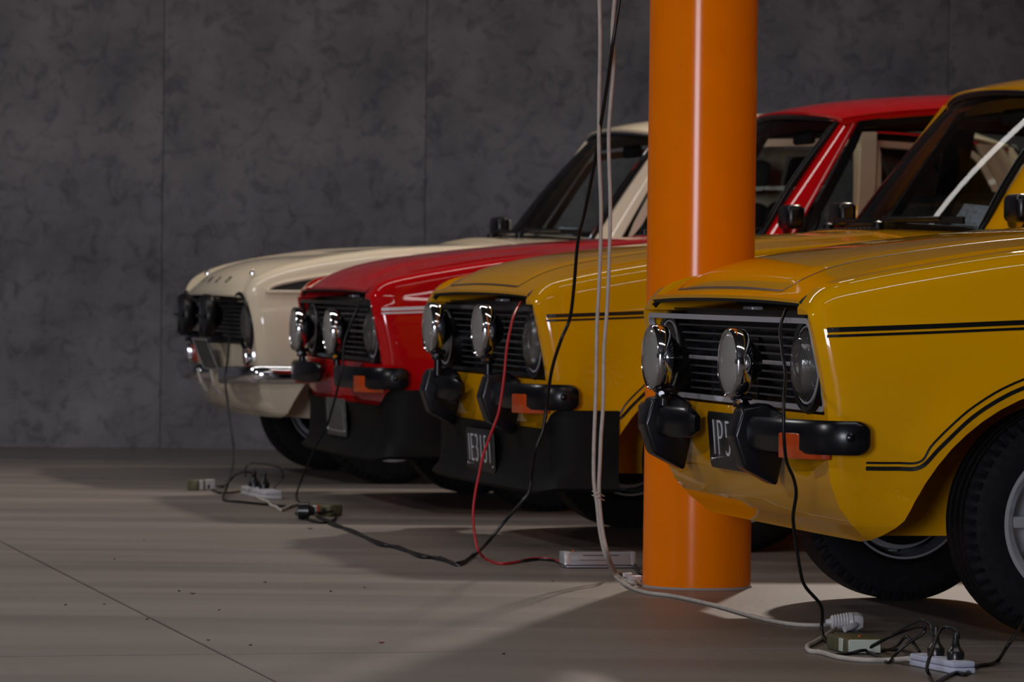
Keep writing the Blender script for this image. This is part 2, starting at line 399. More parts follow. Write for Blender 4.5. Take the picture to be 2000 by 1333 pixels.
def build_loft(sp):
    xs = list(np.linspace(sp['tail'], -2.2, 22)) + list(np.linspace(-2.1, -.7, 9)) + list(np.linspace(-.6, .56, 34)) + [sp['nose'] - .11, sp['nose'] - .085, sp['nose'] - .06, sp['nose'] - .04, sp['nose'] - .025, sp['nose'] - .012, sp['nose'] - .004, sp['nose']]
    xs = sorted(set(round(float(a), 4) for a in xs if a <= sp['nose']))
    V = []; Q = []; rings = []
    def X(x, y, z):
        wgt = sstep((x - (sp['nose'] - .42)) / .42)
        b = sp['bulge'] * (1 - (y / .72)**2) * sstep((x - sp['nose'] + .3) / .3)
        return x - interp(z, sp['lean']) * wgt + b
    for x in xs:
        s = section(sp, x); ring = []
        for k, (y, z) in enumerate(s):
            ring.append((len(V),)); V.append((X(x, y, z), y, z))
        L = [a[0] for a in ring]; R = [L[0]]
        for k in range(1, len(s) - 1):
            y, z = s[k]; R.append(len(V)); V.append((X(x, y, z), -y, z))
        R.append(L[-1]); rings.append((L, R, s))
    for (L, R, _), (L2, R2, _) in zip(rings[:-1], rings[1:]):
        for k in range(len(L) - 1):
            Q.append([L[k], L[k + 1], L2[k + 1], L2[k]]); Q.append([R[k], R2[k], R2[k + 1], R[k + 1]])
    for (L, R, s), x, rev in ((rings[-1], xs[-1], 0), (rings[0], xs[0], 1)):
        K = 10; rows = []
        for k in range(len(s)):
            y, z = s[k]
            if k in (0, len(s) - 1): rows.append([L[k]] * (K + 1)); continue
            row = [L[k]]
            for j in range(1, K):
                yy = y * (1 - 2 * j / K); row.append(len(V)); V.append((X(x, yy, z) if not rev else x, yy, z))
            row.append(R[k]); rows.append(row)
        for k in range(len(rows) - 1):
            for j in range(K):
                q = [rows[k][j], rows[k][j + 1], rows[k + 1][j + 1], rows[k + 1][j]]
                q = [a for i, a in enumerate(q) if a not in q[:i]]
                if len(q) > 2: Q.append(q)
    return to_mesh('body', V, Q)
def boolean(me, cutters, mats):
    o = bpy.data.objects.new('tmp', me); COL.objects.link(o); tmp = [o]
    for mm in mats: me.materials.append(mm)
    for part in cutters:
        cm = to_mesh('cut', *part); 
        for mm in mats: cm.materials.append(mm)
        for p in cm.polygons: p.material_index = 1
        c = bpy.data.objects.new('cut', cm); COL.objects.link(c); tmp.append(c)
        md = o.modifiers.new('b', 'BOOLEAN'); md.operation = 'DIFFERENCE'; md.object = c; md.solver = 'EXACT'
        c.hide_render = True
    dg = bpy.context.evaluated_depsgraph_get(); dg.update()
    res = bpy.data.meshes.new_from_object(o.evaluated_get(dg))
    for t in tmp: bpy.data.objects.remove(t)
    return res
def arch_cut(ax, s, zc=.147, r=.473):
    pts = []
    for k in range(25):
        a = math.radians(18 + (162 - 18) * k / 24); pts.append((ax + r * math.cos(a), zc + r * math.sin(a)))
    pts = [(ax + .56, .1), (ax + .545, .222), (ax + .50, .252), (ax + .467, .275)] + pts + [(ax - .46, .25), (ax - .46, .1)]
    return prism(pts, .40 * s, 1.0 * s, 'y')
def bay_cut(sp, mk1):
    n = sp['nose']
    if mk1: pr = [(n + .2, .755), (n - .06, .755), (n - .12, .80), (-.5, .93), (-.53, 1.3), (n + .2, 1.3)]
    else: pr = [(n + .2, .770), (n - .05, .770), (n - .10, .785), (-.5, .93), (-.545, 1.3), (n + .2, 1.3)]
    return prism(pr, -.643, .643, 'y')
def cabin_cut(): return prism([(-.80, 1.2), (-.80, .99), (-2.98, .99), (-3.02, 1.2)], -.70, .70, 'y')
def ribbon(bvh, pts, width, off=.0012, side=1, axis='y', sm=6, thickn=.0008):
    """thin decal strip laid on a body surface; pts are (x,z) for the flank or (x,y) for the hood"""
    p = catmull([Vector((a, b, 0)) for a, b in pts], sm) if sm else [Vector((a, b, 0)) for a, b in pts]
    V = []; Q = []; ok = True
    for i in range(len(p)):
        t = (p[min(i + 1, len(p) - 1)] - p[max(i - 1, 0)]).normalized(); nn = Vector((-t.y, t.x, 0)) * (width / 2)
        for s_ in (-1, 1):
            q = p[i] + nn * s_
            if axis == 'y': h = bvh.ray_cast(Vector((q.x, 2 * side, q.y)), Vector((0, -side, 0)))
            else: h = bvh.ray_cast(Vector((q.x, q.y, 3)), Vector((0, 0, -1)))
            if h[0] is None: h = ((V and Vector(V[-1])) or Vector((q.x, .76 * side, q.y)), Vector((0, side, 0)))
            nrm = Vector((0, side, 0)) if axis == 'y' else Vector((0, 0, 1))
            V.append(tuple(Vector(h[0]) + nrm * off)); 
    n = len(p)
    for i in range(n - 1): Q.append([2 * i, 2 * i + 1, 2 * i + 3, 2 * i + 2])
    return V, Q
def wheel_meshes(rt=.285, wt=.18):
    # tyre: axis y, outer face at +wt/2
    h = wt / 2; n = 168; prof = [(-h * .72, .168), (-h * .98, .185), (-h * 1.02, .225), (-h * .93, .262), (-h * .80, rt - .008)]
    xs = [-.72, -.48, -.46, -.42, -.40, -.06, -.04, 0, .02, .36, .38, .42, .44, .68]
    gro = {-.46, -.42, -.04, 0, .38, .42}
    for q in xs: prof.append((h * q, rt - (.007 if q in gro else 0)))
    prof += [(h * .80, rt - .008), (h * .93, .262), (h * 1.02, .225), (h * .98, .195), (h * .8, .178)]
    v, f = lathe(prof, n, 'y'); m_ = len(prof)
    for i in range(m_ * n):
        ri, k = divmod(i, n); 
        if ri in (4, m_ - 5) and k % 3 == 0:     # shoulder sipes
            x_, y_, z_ = v[i]; s = (rt - .018) / rt; v[i] = (x_ * s, y_, z_ * s)
    f = f[:-2]
    tyre = (v, f)
    # rim
    rim = lathe([(-h * .8, .166), (-h * .8, .172), (h * .62, .176), (h * .78, .188), (h * .94, .194), (h * .95, .182), (h * .70, .164), (h * .5, .155), (-h * .2, .148), (-h * .25, .10), (-h * .1, .06), (-h * .8, .06)], 64, 'y')
    rim = (rim[0], rim[1][:-2])
    sp = []
    for k in range(8):
        b = box(.045, .160, -.0, .028, -.014, .014, .005)
        b = xf(b, Matrix.Rotation(2 * math.pi * k / 8, 4, 'Y') @ Matrix.Translation((0, h * .05, 0)) @ Matrix.Rotation(math.radians(6), 4, 'Z')); sp.append(b)
    hub = lathe([(-h * .3, .06), (h * .38, .058), (h * .46, .045), (h * .46, .03), (h * .58, .026), (h * .60, .0)], 32, 'y')
    nuts = []
    for k in range(4):
        a = math.pi / 4 + k * math.pi / 2; nuts.append(lathe([(h * .4, .011), (h * .56, .010), (h * .58, 0)], 6, 'y', (.046 * math.cos(a), 0, .046 * math.sin(a))))
    disc = lathe([(-h * .55, .0), (-h * .55, .135), (-h * .45, .135), (-h * .45, 0)], 40, 'y')
    return tyre, join(rim, *sp), hub, nuts[0], disc
def lamp_unit(r=.083, depth=.055):
    """round driving lamp facing +x, origin at lens rim centre"""
    shell = lathe([(-depth - .02, 0), (-depth - .018, .03), (-depth, r * .62), (-.02, r * .98), (-.004, r * 1.02)], 40); shell = (shell[0], shell[1][:-1])
    bez = lathe([(-.034, r * .98), (-.03, r * 1.03), (-.012, r * 1.045), (.004, r * 1.045), (.008, r * 1.0), (.004, r * .955), (-.004, r * .955)], 48); bez = (bez[0], bez[1][:-2])
    bowl = lathe([(-depth, .0), (-depth, .012), (-depth * .8, r * .45), (-depth * .4, r * .8), (-.002, r * .97)], 40); bowl = (bowl[0], bowl[1][:-1])
    lens = lathe([(.0, r * .97), (.008, r * .85), (.014, r * .6), (.018, r * .3), (.0195, 0)], 40); lens = (lens[0], lens[1][1:])
    bulb = lathe([(-depth, .012), (-depth * .5, .012), (-depth * .4, 0)], 16)
    return shell, bez, bowl, lens, bulb
TY, RM, HB, NU, DI = wheel_meshes()
WM = {}
def add_wheels(root, rimmat=RIM):
    for ax in (0., REARAX):
        for s in (1, -1):
            for nm, part, mt in (('wheel', RM, rimmat), ('tyre', TY, TYRE), ('hub_cap', HB, rimmat), ('wheel_nut', NU, CHROME), ('brake_disc', DI, BLACKP)):
                if nm not in WM: WM[nm] = to_mesh(nm, *part); WM[nm].materials.append(mt); sharp(WM[nm], 35)
            w0 = bpy.data.objects.new('wheel', WM['wheel']); COL.objects.link(w0); w0.parent = root
            w0.location = (ax, .625 * s, .285); w0.rotation_euler = (0, .35 if ax else 0, 0 if s > 0 else math.pi)
            for nm in ('tyre', 'hub_cap', 'wheel_nut', 'brake_disc'):
                for k in range(4 if nm == 'wheel_nut' else 1):
                    o = bpy.data.objects.new(nm, WM[nm]); COL.objects.link(o); o.parent = w0; o.rotation_euler = (0, k * math.pi / 2, 0)

def greenhouse(root, paint, dx=0., mk1=False):
    """roof, pillars, glass, seals, interior"""
    def S(p, s): return Vector((p[0] + dx, p[1] * s, p[2]))
    WB = (-.83, .615, 1.030); WBc = (-.655, 0, 1.052); WT = (-1.15, .545, 1.472); WTc = (-1.055, 0, 1.502)
    A0 = (-.925, .70, 1.030); A1 = (-1.20, .605, 1.462)
    rail = [(-1.15, .585, 1.463), (-1.30, .60, 1.487), (-1.6, .605, 1.512), (-2.05, .605, 1.518), (-2.45, .595, 1.495), (-2.72, .57, 1.448)]
    rc = [(-1.055, 1.502), (-1.15, 1.525), (-1.25, 1.543), (-1.46, 1.566), (-1.67, 1.581), (-1.95, 1.588), (-2.3, 1.578), (-2.6, 1.545), (-2.80, 1.485)]
    RT_ = (-2.77, .53, 1.462); RTc = (-2.80, 0, 1.482); RB = (-3.08, .60, 1.045); RBc = (-3.14, 0, 1.062)
    C0 = (-2.78, .715, 1.04); C1 = (-2.56, .60, 1.475)
    rail_c = catmull(rail, 6)
    rk = sorted((-p.x, p.y, p.z) for p in rail_c)
    ry = [(-a, b) for a, b, c in rk][::-1]; rz_ = [(-a, c) for a, b, c in rk][::-1]
    rcs = sorted(rc)
    def roof(u, v):
        # v -1..1 across
        v = v * 2 - 1; xc = -1.055 + (-2.80 + 1.055) * u; xe = -1.15 + (-2.72 + 1.15) * u
        a = abs(v); x = xc + (xe - xc) * a ** 2
        ye = interp(xe, ry); ze = interp(xe, rz_); zc = interp(xc, rcs)
        y = v * ye; z = ze + (zc - ze) * (1 - a ** 2.6)
        return (x + dx, y, z)
    V = thick(grid(roof, 26, 22), -.02)
    parts = [V]
    def bar(a, b, s, wx, wy, n=6, bow=.0):
        a = S(a, s); b = S(b, s); path = [a.lerp(b, k / n) + Vector((0, s * bow * 4 * (k / n) * (1 - k / n), 0)) for k in range(n + 1)]
        return sweep(path, [(wx / 2, wy / 2), (-wx / 2, wy / 2), (-wx / 2, -wy / 2), (wx / 2, -wy / 2)], (0, 1, 0))
    for s in (1, -1):
        # A pillar as a shaped sheet from windscreen edge to door frame
        def ap(u, v, s=s):
            a = Vector(WB).lerp(Vector(WT), u); b = Vector(A0).lerp(Vector(A1), u); p = a.lerp(b, v)
            p.y += .018 * math.sin(math.pi * v); return S(p, s)
        parts.append(thick(grid(ap, 10, 5), .03 * s))
        def cp(u, v, s=s):
            a = Vector(C0).lerp(Vector(C1), u); b = Vector(RB).lerp(Vector(RT_), u); p = a.lerp(b, v)
            p.y += .03 * math.sin(math.pi * v); p.x -= .0; return S(p, s)
        parts.append(thick(grid(cp, 10, 6), .03 * s))
    r_ = obj('roof', join(*parts), paint, root, 50)
    for s in (1, -1):
        rr = [S(p, s) + Vector((0, .008 * s, 0)) for p in ([(-.94, .705, 1.03)] if 0 else []) + rail]
        obj('drip_rail', tube(rr, .009, 8, 5), CHROME if mk1 else paint, root)
        obj('door_pillar', bar((-2.0, .722, 1.03), (-2.06, .612, 1.512), s, .07, .03, 6, .012), paint if mk1 else BLACKP, root)
    # cowl panel
    def cow(u, v):
        v = v * 2 - 1; a = abs(v); y = v * .70
        xf_ = -.535; zf = interp(xf_, (MK1 if mk1 else MK2)['zt']) + .03 * (1 - a * a) + .002
        xb = WBc[0] + (WB[0] - WBc[0]) * a ** 2 - .02; zb = WBc[2] + (WB[2] - WBc[2]) * a ** 2 - .012
        if mk1: xf_ = -.53
        return (xf_ + (xb - xf_) * u + (dx if u > .5 else 0), y, zf + (zb - zf) * u)
    cw = obj('cowl', thick(grid(cow, 4, 20), .012), paint, root, 50)
    for k in range(14):
        y0 = -.26 + k * .04
        obj('cowl_slot', box(-.60, -.565, y0, y0 + .022, 1.026, 1.0405, .002, 1), BAY, cw)
    # glass
    def ws(u, v):
        v = v * 2 - 1; a = abs(v)
        b = Vector(WBc).lerp(Vector((WB[0], 0, WB[2])), a ** 2); b.y = v * WB[1]
        t = Vector(WTc).lerp(Vector((WT[0], 0, WT[2])), a ** 2); t.y = v * WT[1]
        p = b.lerp(t, u); p.x += dx + .02 * math.sin(math.pi * u); return p
    obj('windscreen', grid(ws, 10, 20), WGLASS, root, 60)
    edge = [ws(0, k / 16) for k in range(17)] + [ws(k / 8, 1) for k in range(1, 9)] + [ws(1, 1 - k / 16) for k in range(1, 17)] + [ws(1 - k / 8, 0) for k in range(1, 8)]
    obj('windscreen_seal', sweep(edge, circ(.012, 6), (0, .3, 1), True), RUB, root, 60)
    e2 = [Vector(e) + Vector((.012, 0, .006)) for e in edge]
    obj('windscreen_trim', sweep(e2, circ(.004, 6), (0, .3, 1), True), CHROME if mk1 else BLACKP, root, 60)
    def rw(u, v):
        v = v * 2 - 1; a = abs(v)
        b = Vector(RBc).lerp(Vector((RB[0], 0, RB[2])), a ** 2); b.y = v * RB[1]
        t = Vector(RTc).lerp(Vector((RT_[0], 0, RT_[2])), a ** 2); t.y = v * RT_[1]
        p = b.lerp(t, u); p.x += dx; return p
    obj('rear_window', grid(rw, 8, 16), WGLASS, root, 60)
    edge = [rw(0, k / 16) for k in range(17)] + [rw(k / 8, 1) for k in range(1, 9)] + [rw(1, 1 - k / 16) for k in range(1, 17)] + [rw(1 - k / 8, 0) for k in range(1, 8)]
    obj('rear_window_seal', sweep(edge, circ(.014, 6), (0, .3, 1), True), RUB, root, 60)
    fw = .016
    for s in (1, -1):
        for q in (((-.965, .705, 1.035), (-1.215, .607, 1.448), (-2.01, .607, 1.505), (-1.97, .718, 1.035)), ((-2.06, .718, 1.035), (-2.10, .607, 1.503), (-2.54, .597, 1.468), (-2.74, .712, 1.04))):
            a, b, c, d = [Vector(p) for p in q]
            def sw(u, v, a=a, b=b, c=c, d=d, s=s):
                p = a.lerp(b, u).lerp(d.lerp(c, u), v); p.y += .014 * math.sin(math.pi * u); 
                zt = interp(p.x, rz_) - (.055 if mk1 else .018)
                if u > .99: p.z = min(max(p.z, zt), zt)
                return S(p, s)
            obj('side_window', grid(sw, 6, 10), WGLASS, root, 60)
            ed = [sw(0, k / 10) for k in range(11)] + [sw(k / 6, 1) for k in range(1, 7)] + [sw(1, 1 - k / 10) for k in range(1, 11)] + [sw(1 - k / 6, 0) for k in range(1, 6)]
            obj('window_frame', sweep(ed, [(fw, .008), (-.016, .008), (-.016, -.008), (fw, -.008)], (0, 1, 0), True), paint if mk1 else BLACKP, root, 30)
    # headlining, dash, seats, wheel
    def hl(u, v):
        p = roof(.04 + .92 * u, .04 + .92 * v); return (p[0], p[1], p[2] - .035)
    obj('headlining', grid(hl, 12, 10), HEADL, root, 60)
    obj('dashboard', join(box(-1.12 + dx, -.80 + dx, -.66, .66, .985, 1.035, .012), box(-1.14 + dx, -.98 + dx, -.52, -.16, 1.0, 1.075, .02)), DARK, root)
    obj('steering_wheel', xf(join(lathe([(-.012, .175), (.0, .187), (.012, .175), (0, .163), (-.012, .175)], 32), box(-.01, .01, -.17, .17, -.015, .015, .004), lathe([(-.03, .03), (.015, .045), (.02, 0)], 20)), Matrix.Translation((-1.26 + dx, -.34, 1.02)) @ Matrix.Rotation(math.radians(-28), 4, 'Y')), DARK, root)
    for y in (-.34, .34):
        st = obj('front_seat', xf(box(-.055, .055, -.24, .24, -.32, .22 - .02, .045, 3), Matrix.Translation((-1.78 + dx, y, 1.02)) @ Matrix.Rotation(math.radians(-14), 4, 'Y')), SEATM, root)
        if mk1: obj('headrest', xf(box(-.04, .04, -.13, .13, .25, .40, .03, 3), Matrix.Translation((-1.78 + dx, y, 1.02)) @ Matrix.Rotation(math.radians(-14), 4, 'Y')), SEATM, st)
    obj('rear_seat', xf(box(-.06, .06, -.62, .62, -.2, .12, .05, 3), Matrix.Translation((-2.62 + dx, 0, 1.02)) @ Matrix.Rotation(math.radians(-16), 4, 'Y')), SEATM, root)
    obj('interior_mirror', box(-1.20 + dx, -1.17 + dx, -.11, .11, 1.40, 1.455, .012), DARK, root)
    # wipers
    for y, rot in ((.22, 8), (-.38, 8)):
        px = -.66 + dx - .12 * (y / .6) ** 2
        arm = tube([(px + .06, y, 1.042), (px + .035, y + .02, 1.066), (px + .01, y + .20, 1.068), (px - .035, y + .33, 1.070)], .007, 6, 4)
        bl = sweep([Vector((px + .012 - .11 * t * t, y - .08 + .46 * t, 1.071 - .008 * t)) for t in [k / 6 for k in range(7)]], [(.006, .012), (-.006, .012), (-.006, -.012), (.006, -.012)])
        pv = lathe([(0, .02), (.03, .018), (.035, 0)], 16, 'z', (px + .06, y, 1.03))
        wi = obj('wiper', join(arm, pv), BLACKP, root); obj('wiper_blade', bl, RUB, wi)

def door_mirror(root, s, m_=BLACKP):
    o = obj('door_mirror', join(box(-.895, -.83, .79 * s if s > 0 else -.93, .93 if s > 0 else -.79, 1.055, 1.145, .02, 3), tube([(-.90, .705 * s, 1.05), (-.875, .76 * s, 1.055), (-.86, .82 * s, 1.075)], .014, 8, 4)), m_, root)
    obj('mirror_glass', box(-.898, -.894, .80 * s if s > 0 else -.92, .92 if s > 0 else -.80, 1.065, 1.135), CHROME, o)

def rear_end(root, paint, bump):
    path = catmull([(-3.2, .81, .5), (-3.5, .80, .5), (-3.585, .70, .5), (-3.60, 0, .5), (-3.585, -.70, .5), (-3.5, -.80, .5), (-3.2, -.81, .5)], 6)
    obj('rear_bumper', sweep(path, [(.02, .045), (-.015, .05), (-.03, .03), (-.03, -.03), (-.015, -.05), (.02, -.045)]), bump, root)
    for s in (1, -1):
        a, b = sorted((.42 * s, .66 * s))
        t = obj('tail_lamp', box(-3.545, -3.50, a, b, .70, .86, .012), mat('tail_red', (.35, .01, .012), .2, coat=.5), root)
        obj('reversing_lens', box(-3.55, -3.54, a + .01, a + .07, .715, .845, .004), mat('lens_white', (.6, .6, .6), .2), t)
    obj('rear_plate', box(-3.55, -3.53, -.18, .18, .62, .745, .004), PLATE, root)

def stripes(root, bvh, m_, arch=True):
    for s in (1, -1):
        for z0, wd in ((.742, .0115), (.7275, .0065)):
            pts = [(.655, z0), (.4, z0 + .0115), (.1, z0 + .026), (-.4, z0 + .045), (-1.2, z0 + .055), (-2.2, z0 + .055), (-3.1, z0 + .05)]
            obj('side_stripe', ribbon(bvh, pts, wd, side=s), m_, root, 0)
        if arch:
            for r, wd, z0 in ((.497, .010, .4175), (.516, .0055, .431)):
                pts = [(.553, z0), (.48, z0), (.425, z0 + .004)]
                for k in range(9):
                    a = math.radians(40 + 100 * k / 8); pts.append((r * math.cos(a), .147 + r * math.sin(a)))
                pts += [(-.43, .40), (-.455, .30)]
                obj('arch_stripe', ribbon(bvh, pts, wd, side=s), m_, root, 0)

BODY = {}
def hood_surface(kind):
    if kind == 2:
        zc = [(-.56, 1.028), (-.3, 1.010), (-.08, .993), (.14, .970), (.33, .946), (.46, .926), (.55, .904), (.62, .874), (.66, .850), (.69, .827), (.703, .820)]
        ze = [(-.56, 1.006), (-.3, .982), (.15, .944), (.40, .906), (.55, .876), (.62, .852), (.66, .832), (.69, .816), (.703, .811)]
        x0, x1, hw = .703, -.56, .640
    else:
        zc = [(-.56, 1.024), (-.2, .992), (.17, .958), (.40, .936), (.50, .915), (.575, .885), (.625, .85), (.655, .815), (.668, .785)]
        ze = [(-.56, 1.008), (-.2, .992), (.0, .980), (.25, .945), (.42, .905), (.51, .872), (.58, .835), (.63, .80), (.65, .778)]
        x0, x1, hw = .668, -.56, .635
    def fn(u, v):
        v = v * 2 - 1; a = abs(v); x = x0 + (x1 - x0) * (u ** 1.35)
        xx = x - (.012 if kind == 2 else .03) * a * a * sstep((x - .3) / .3)
        c, e = interp(x, zc), interp(x, ze)
        sh = 1 - a ** 2.4
        z = e + (c - e) * sh
        if kind == 2: z += .005 * sstep((.72 - a) / .05) * sstep((.672 - x) / .05)
        return (xx, v * hw, z)
    return fn
def add_hood(root, kind, paint):
    fn = hood_surface(kind); nu, nv = 34, 40
    V, Q = grid(fn, nu, nv)
    # front flange folds down
    n0 = len(V); fr = []
    for j in range(nv + 1):
        x, y, z = V[j]; fr.append(len(V)); V.append((x - .001, y, z - .008))
    fr2 = []
    for j in range(nv + 1):
        x, y, z = V[j]; fr2.append(len(V)); V.append((x - .012, y, z - .016))
    for j in range(nv):
        Q.append([j + 1, j, fr[j], fr[j + 1]]); Q.append([fr[j + 1], fr[j], fr2[j], fr2[j + 1]])
    h = obj('hood', thick((V, Q), .010), [paint, BAY], root, 40)
    for p in h.data.polygons:
        if p.normal.z < -.5: p.material_index = 1     # underside coloured dark to hold the shade under the hood
    # make sure normals give thickness downwards
    return h, fn

def make_car(name, label, pose, kind, paint, sp, frame, dam, stripe, over, plate, lampz=.655, mirrors=(1, -1)):
    x, y, th = pose
    root = thing(name, label, 'car', (x, y, 0), math.pi + math.radians(th), 'classic saloon cars parked in a row')
    if kind not in BODY:
        cuts = [arch_cut(0, 1), arch_cut(0, -1), arch_cut(REARAX, 1), arch_cut(REARAX, -1), bay_cut(sp, kind == 1), cabin_cut()]
        if kind == 2:
            cuts.append(prism([(.85, .777), (.62, .777), (.565, .541), (.85, .541)], -.714, .714, 'y'))
        else:
            pts = []
            for k in range(21):
                a = math.radians(-135 + 270 * k / 20); pts.append((.605 + .118 * math.cos(a), .668 + .118 * math.sin(a)))
            full = pts + [(-p[0], p[1]) for p in pts[::-1]]
            cuts.append(prism(full, .50, .9, 'x'))
        BODY[kind] = boolean(build_loft(sp), cuts, [PAINT_Y, BAY]); sharp(BODY[kind], 34)
    me = BODY[kind].copy(); me.materials.clear(); me.materials.append(paint); me.materials.append(BAY)
    body = obj('body', me, None, root, 0)
    bm = bmesh.new(); bm.from_mesh(me); bvh = BVHTree.FromBMesh(bm)
    add_wheels(root)
    hood, hf = add_hood(root, kind, paint)
    greenhouse(root, paint, 0. if kind == 2 else -.05, kind == 1)
    rear_end(root, paint, BLACKP if kind == 2 else CHROME)
    for s in mirrors: door_mirror(root, s)
    # door seams and handle
    for s in (1, -1):
        for pts in ([(-.93, 1.02), (-.94, .7), (-.90, .42), (-.86, .30)], [(-2.0, 1.02), (-2.03, .7), (-2.02, .42), (-1.98, .30)]):
            obj('door_seam', ribbon(bvh, pts, .006, .0008, s), RUB, root, 0)
        obj('door_handle', box(-1.93, -1.81, (.80 if s > 0 else -.825), (.825 if s > 0 else -.80), .90, .925, .008), CHROME if kind == 1 else BLACKP, root)
    # hood side gap strips are shadow gaps between hood and fender (real gap)
    if stripe:
        stripes(root, bvh, stripe)
    bm.free()
    if kind == 2: front_mk2(root, paint, frame, dam, over, plate, hood, hf, stripe, lampz)
    else: front_mk1(root, paint, plate, hood, hf)
    return root

def leanx(z): return .69 - interp(z, MK2['lean'])
def add_lamp(root, x, y, z, r=.083, tilt=0., shellm=BLACKP, bezm=CHROME, lensm=LENS, name='spot_lamp', post=.53):
    sh, bz, bw, ln, bu = lamp_unit(r); M = Matrix.Translation((x, y, z)) @ Matrix.Rotation(tilt, 4, 'Y')
    o = obj(name, xf(sh, M), shellm, root, 50)
    obj('bezel', xf(bz, M), bezm, o, 50); obj('reflector', xf(bw, M), BOWL, o, 60)
    obj('bulb', xf(bu, M), PLW, o)
    lo = obj('lens', ln, lensm, o, 60); lo.matrix_local = M
    if post:
        obj('lamp_bracket', join(lathe([(post, .013), (z - r * .98, .013)], 12, 'z', (x - .03, y, 0)), lathe([(z - r * 1.32, .02), (z - r * 1.22, .022), (z - r * 1.12, .016)], 12, 'z', (x - .03, y, 0)), box(x - .055, x - .005, y - .014, y + .014, z - r * 1.12, z - r * .9, .004)), BLACKP, o)
        obj('clamp_bolt', lathe([(-.018, .008), (.018, .008)], 10, 'y', (x - .02, y, z - r * 1.17)), CHROME, o)
    return o

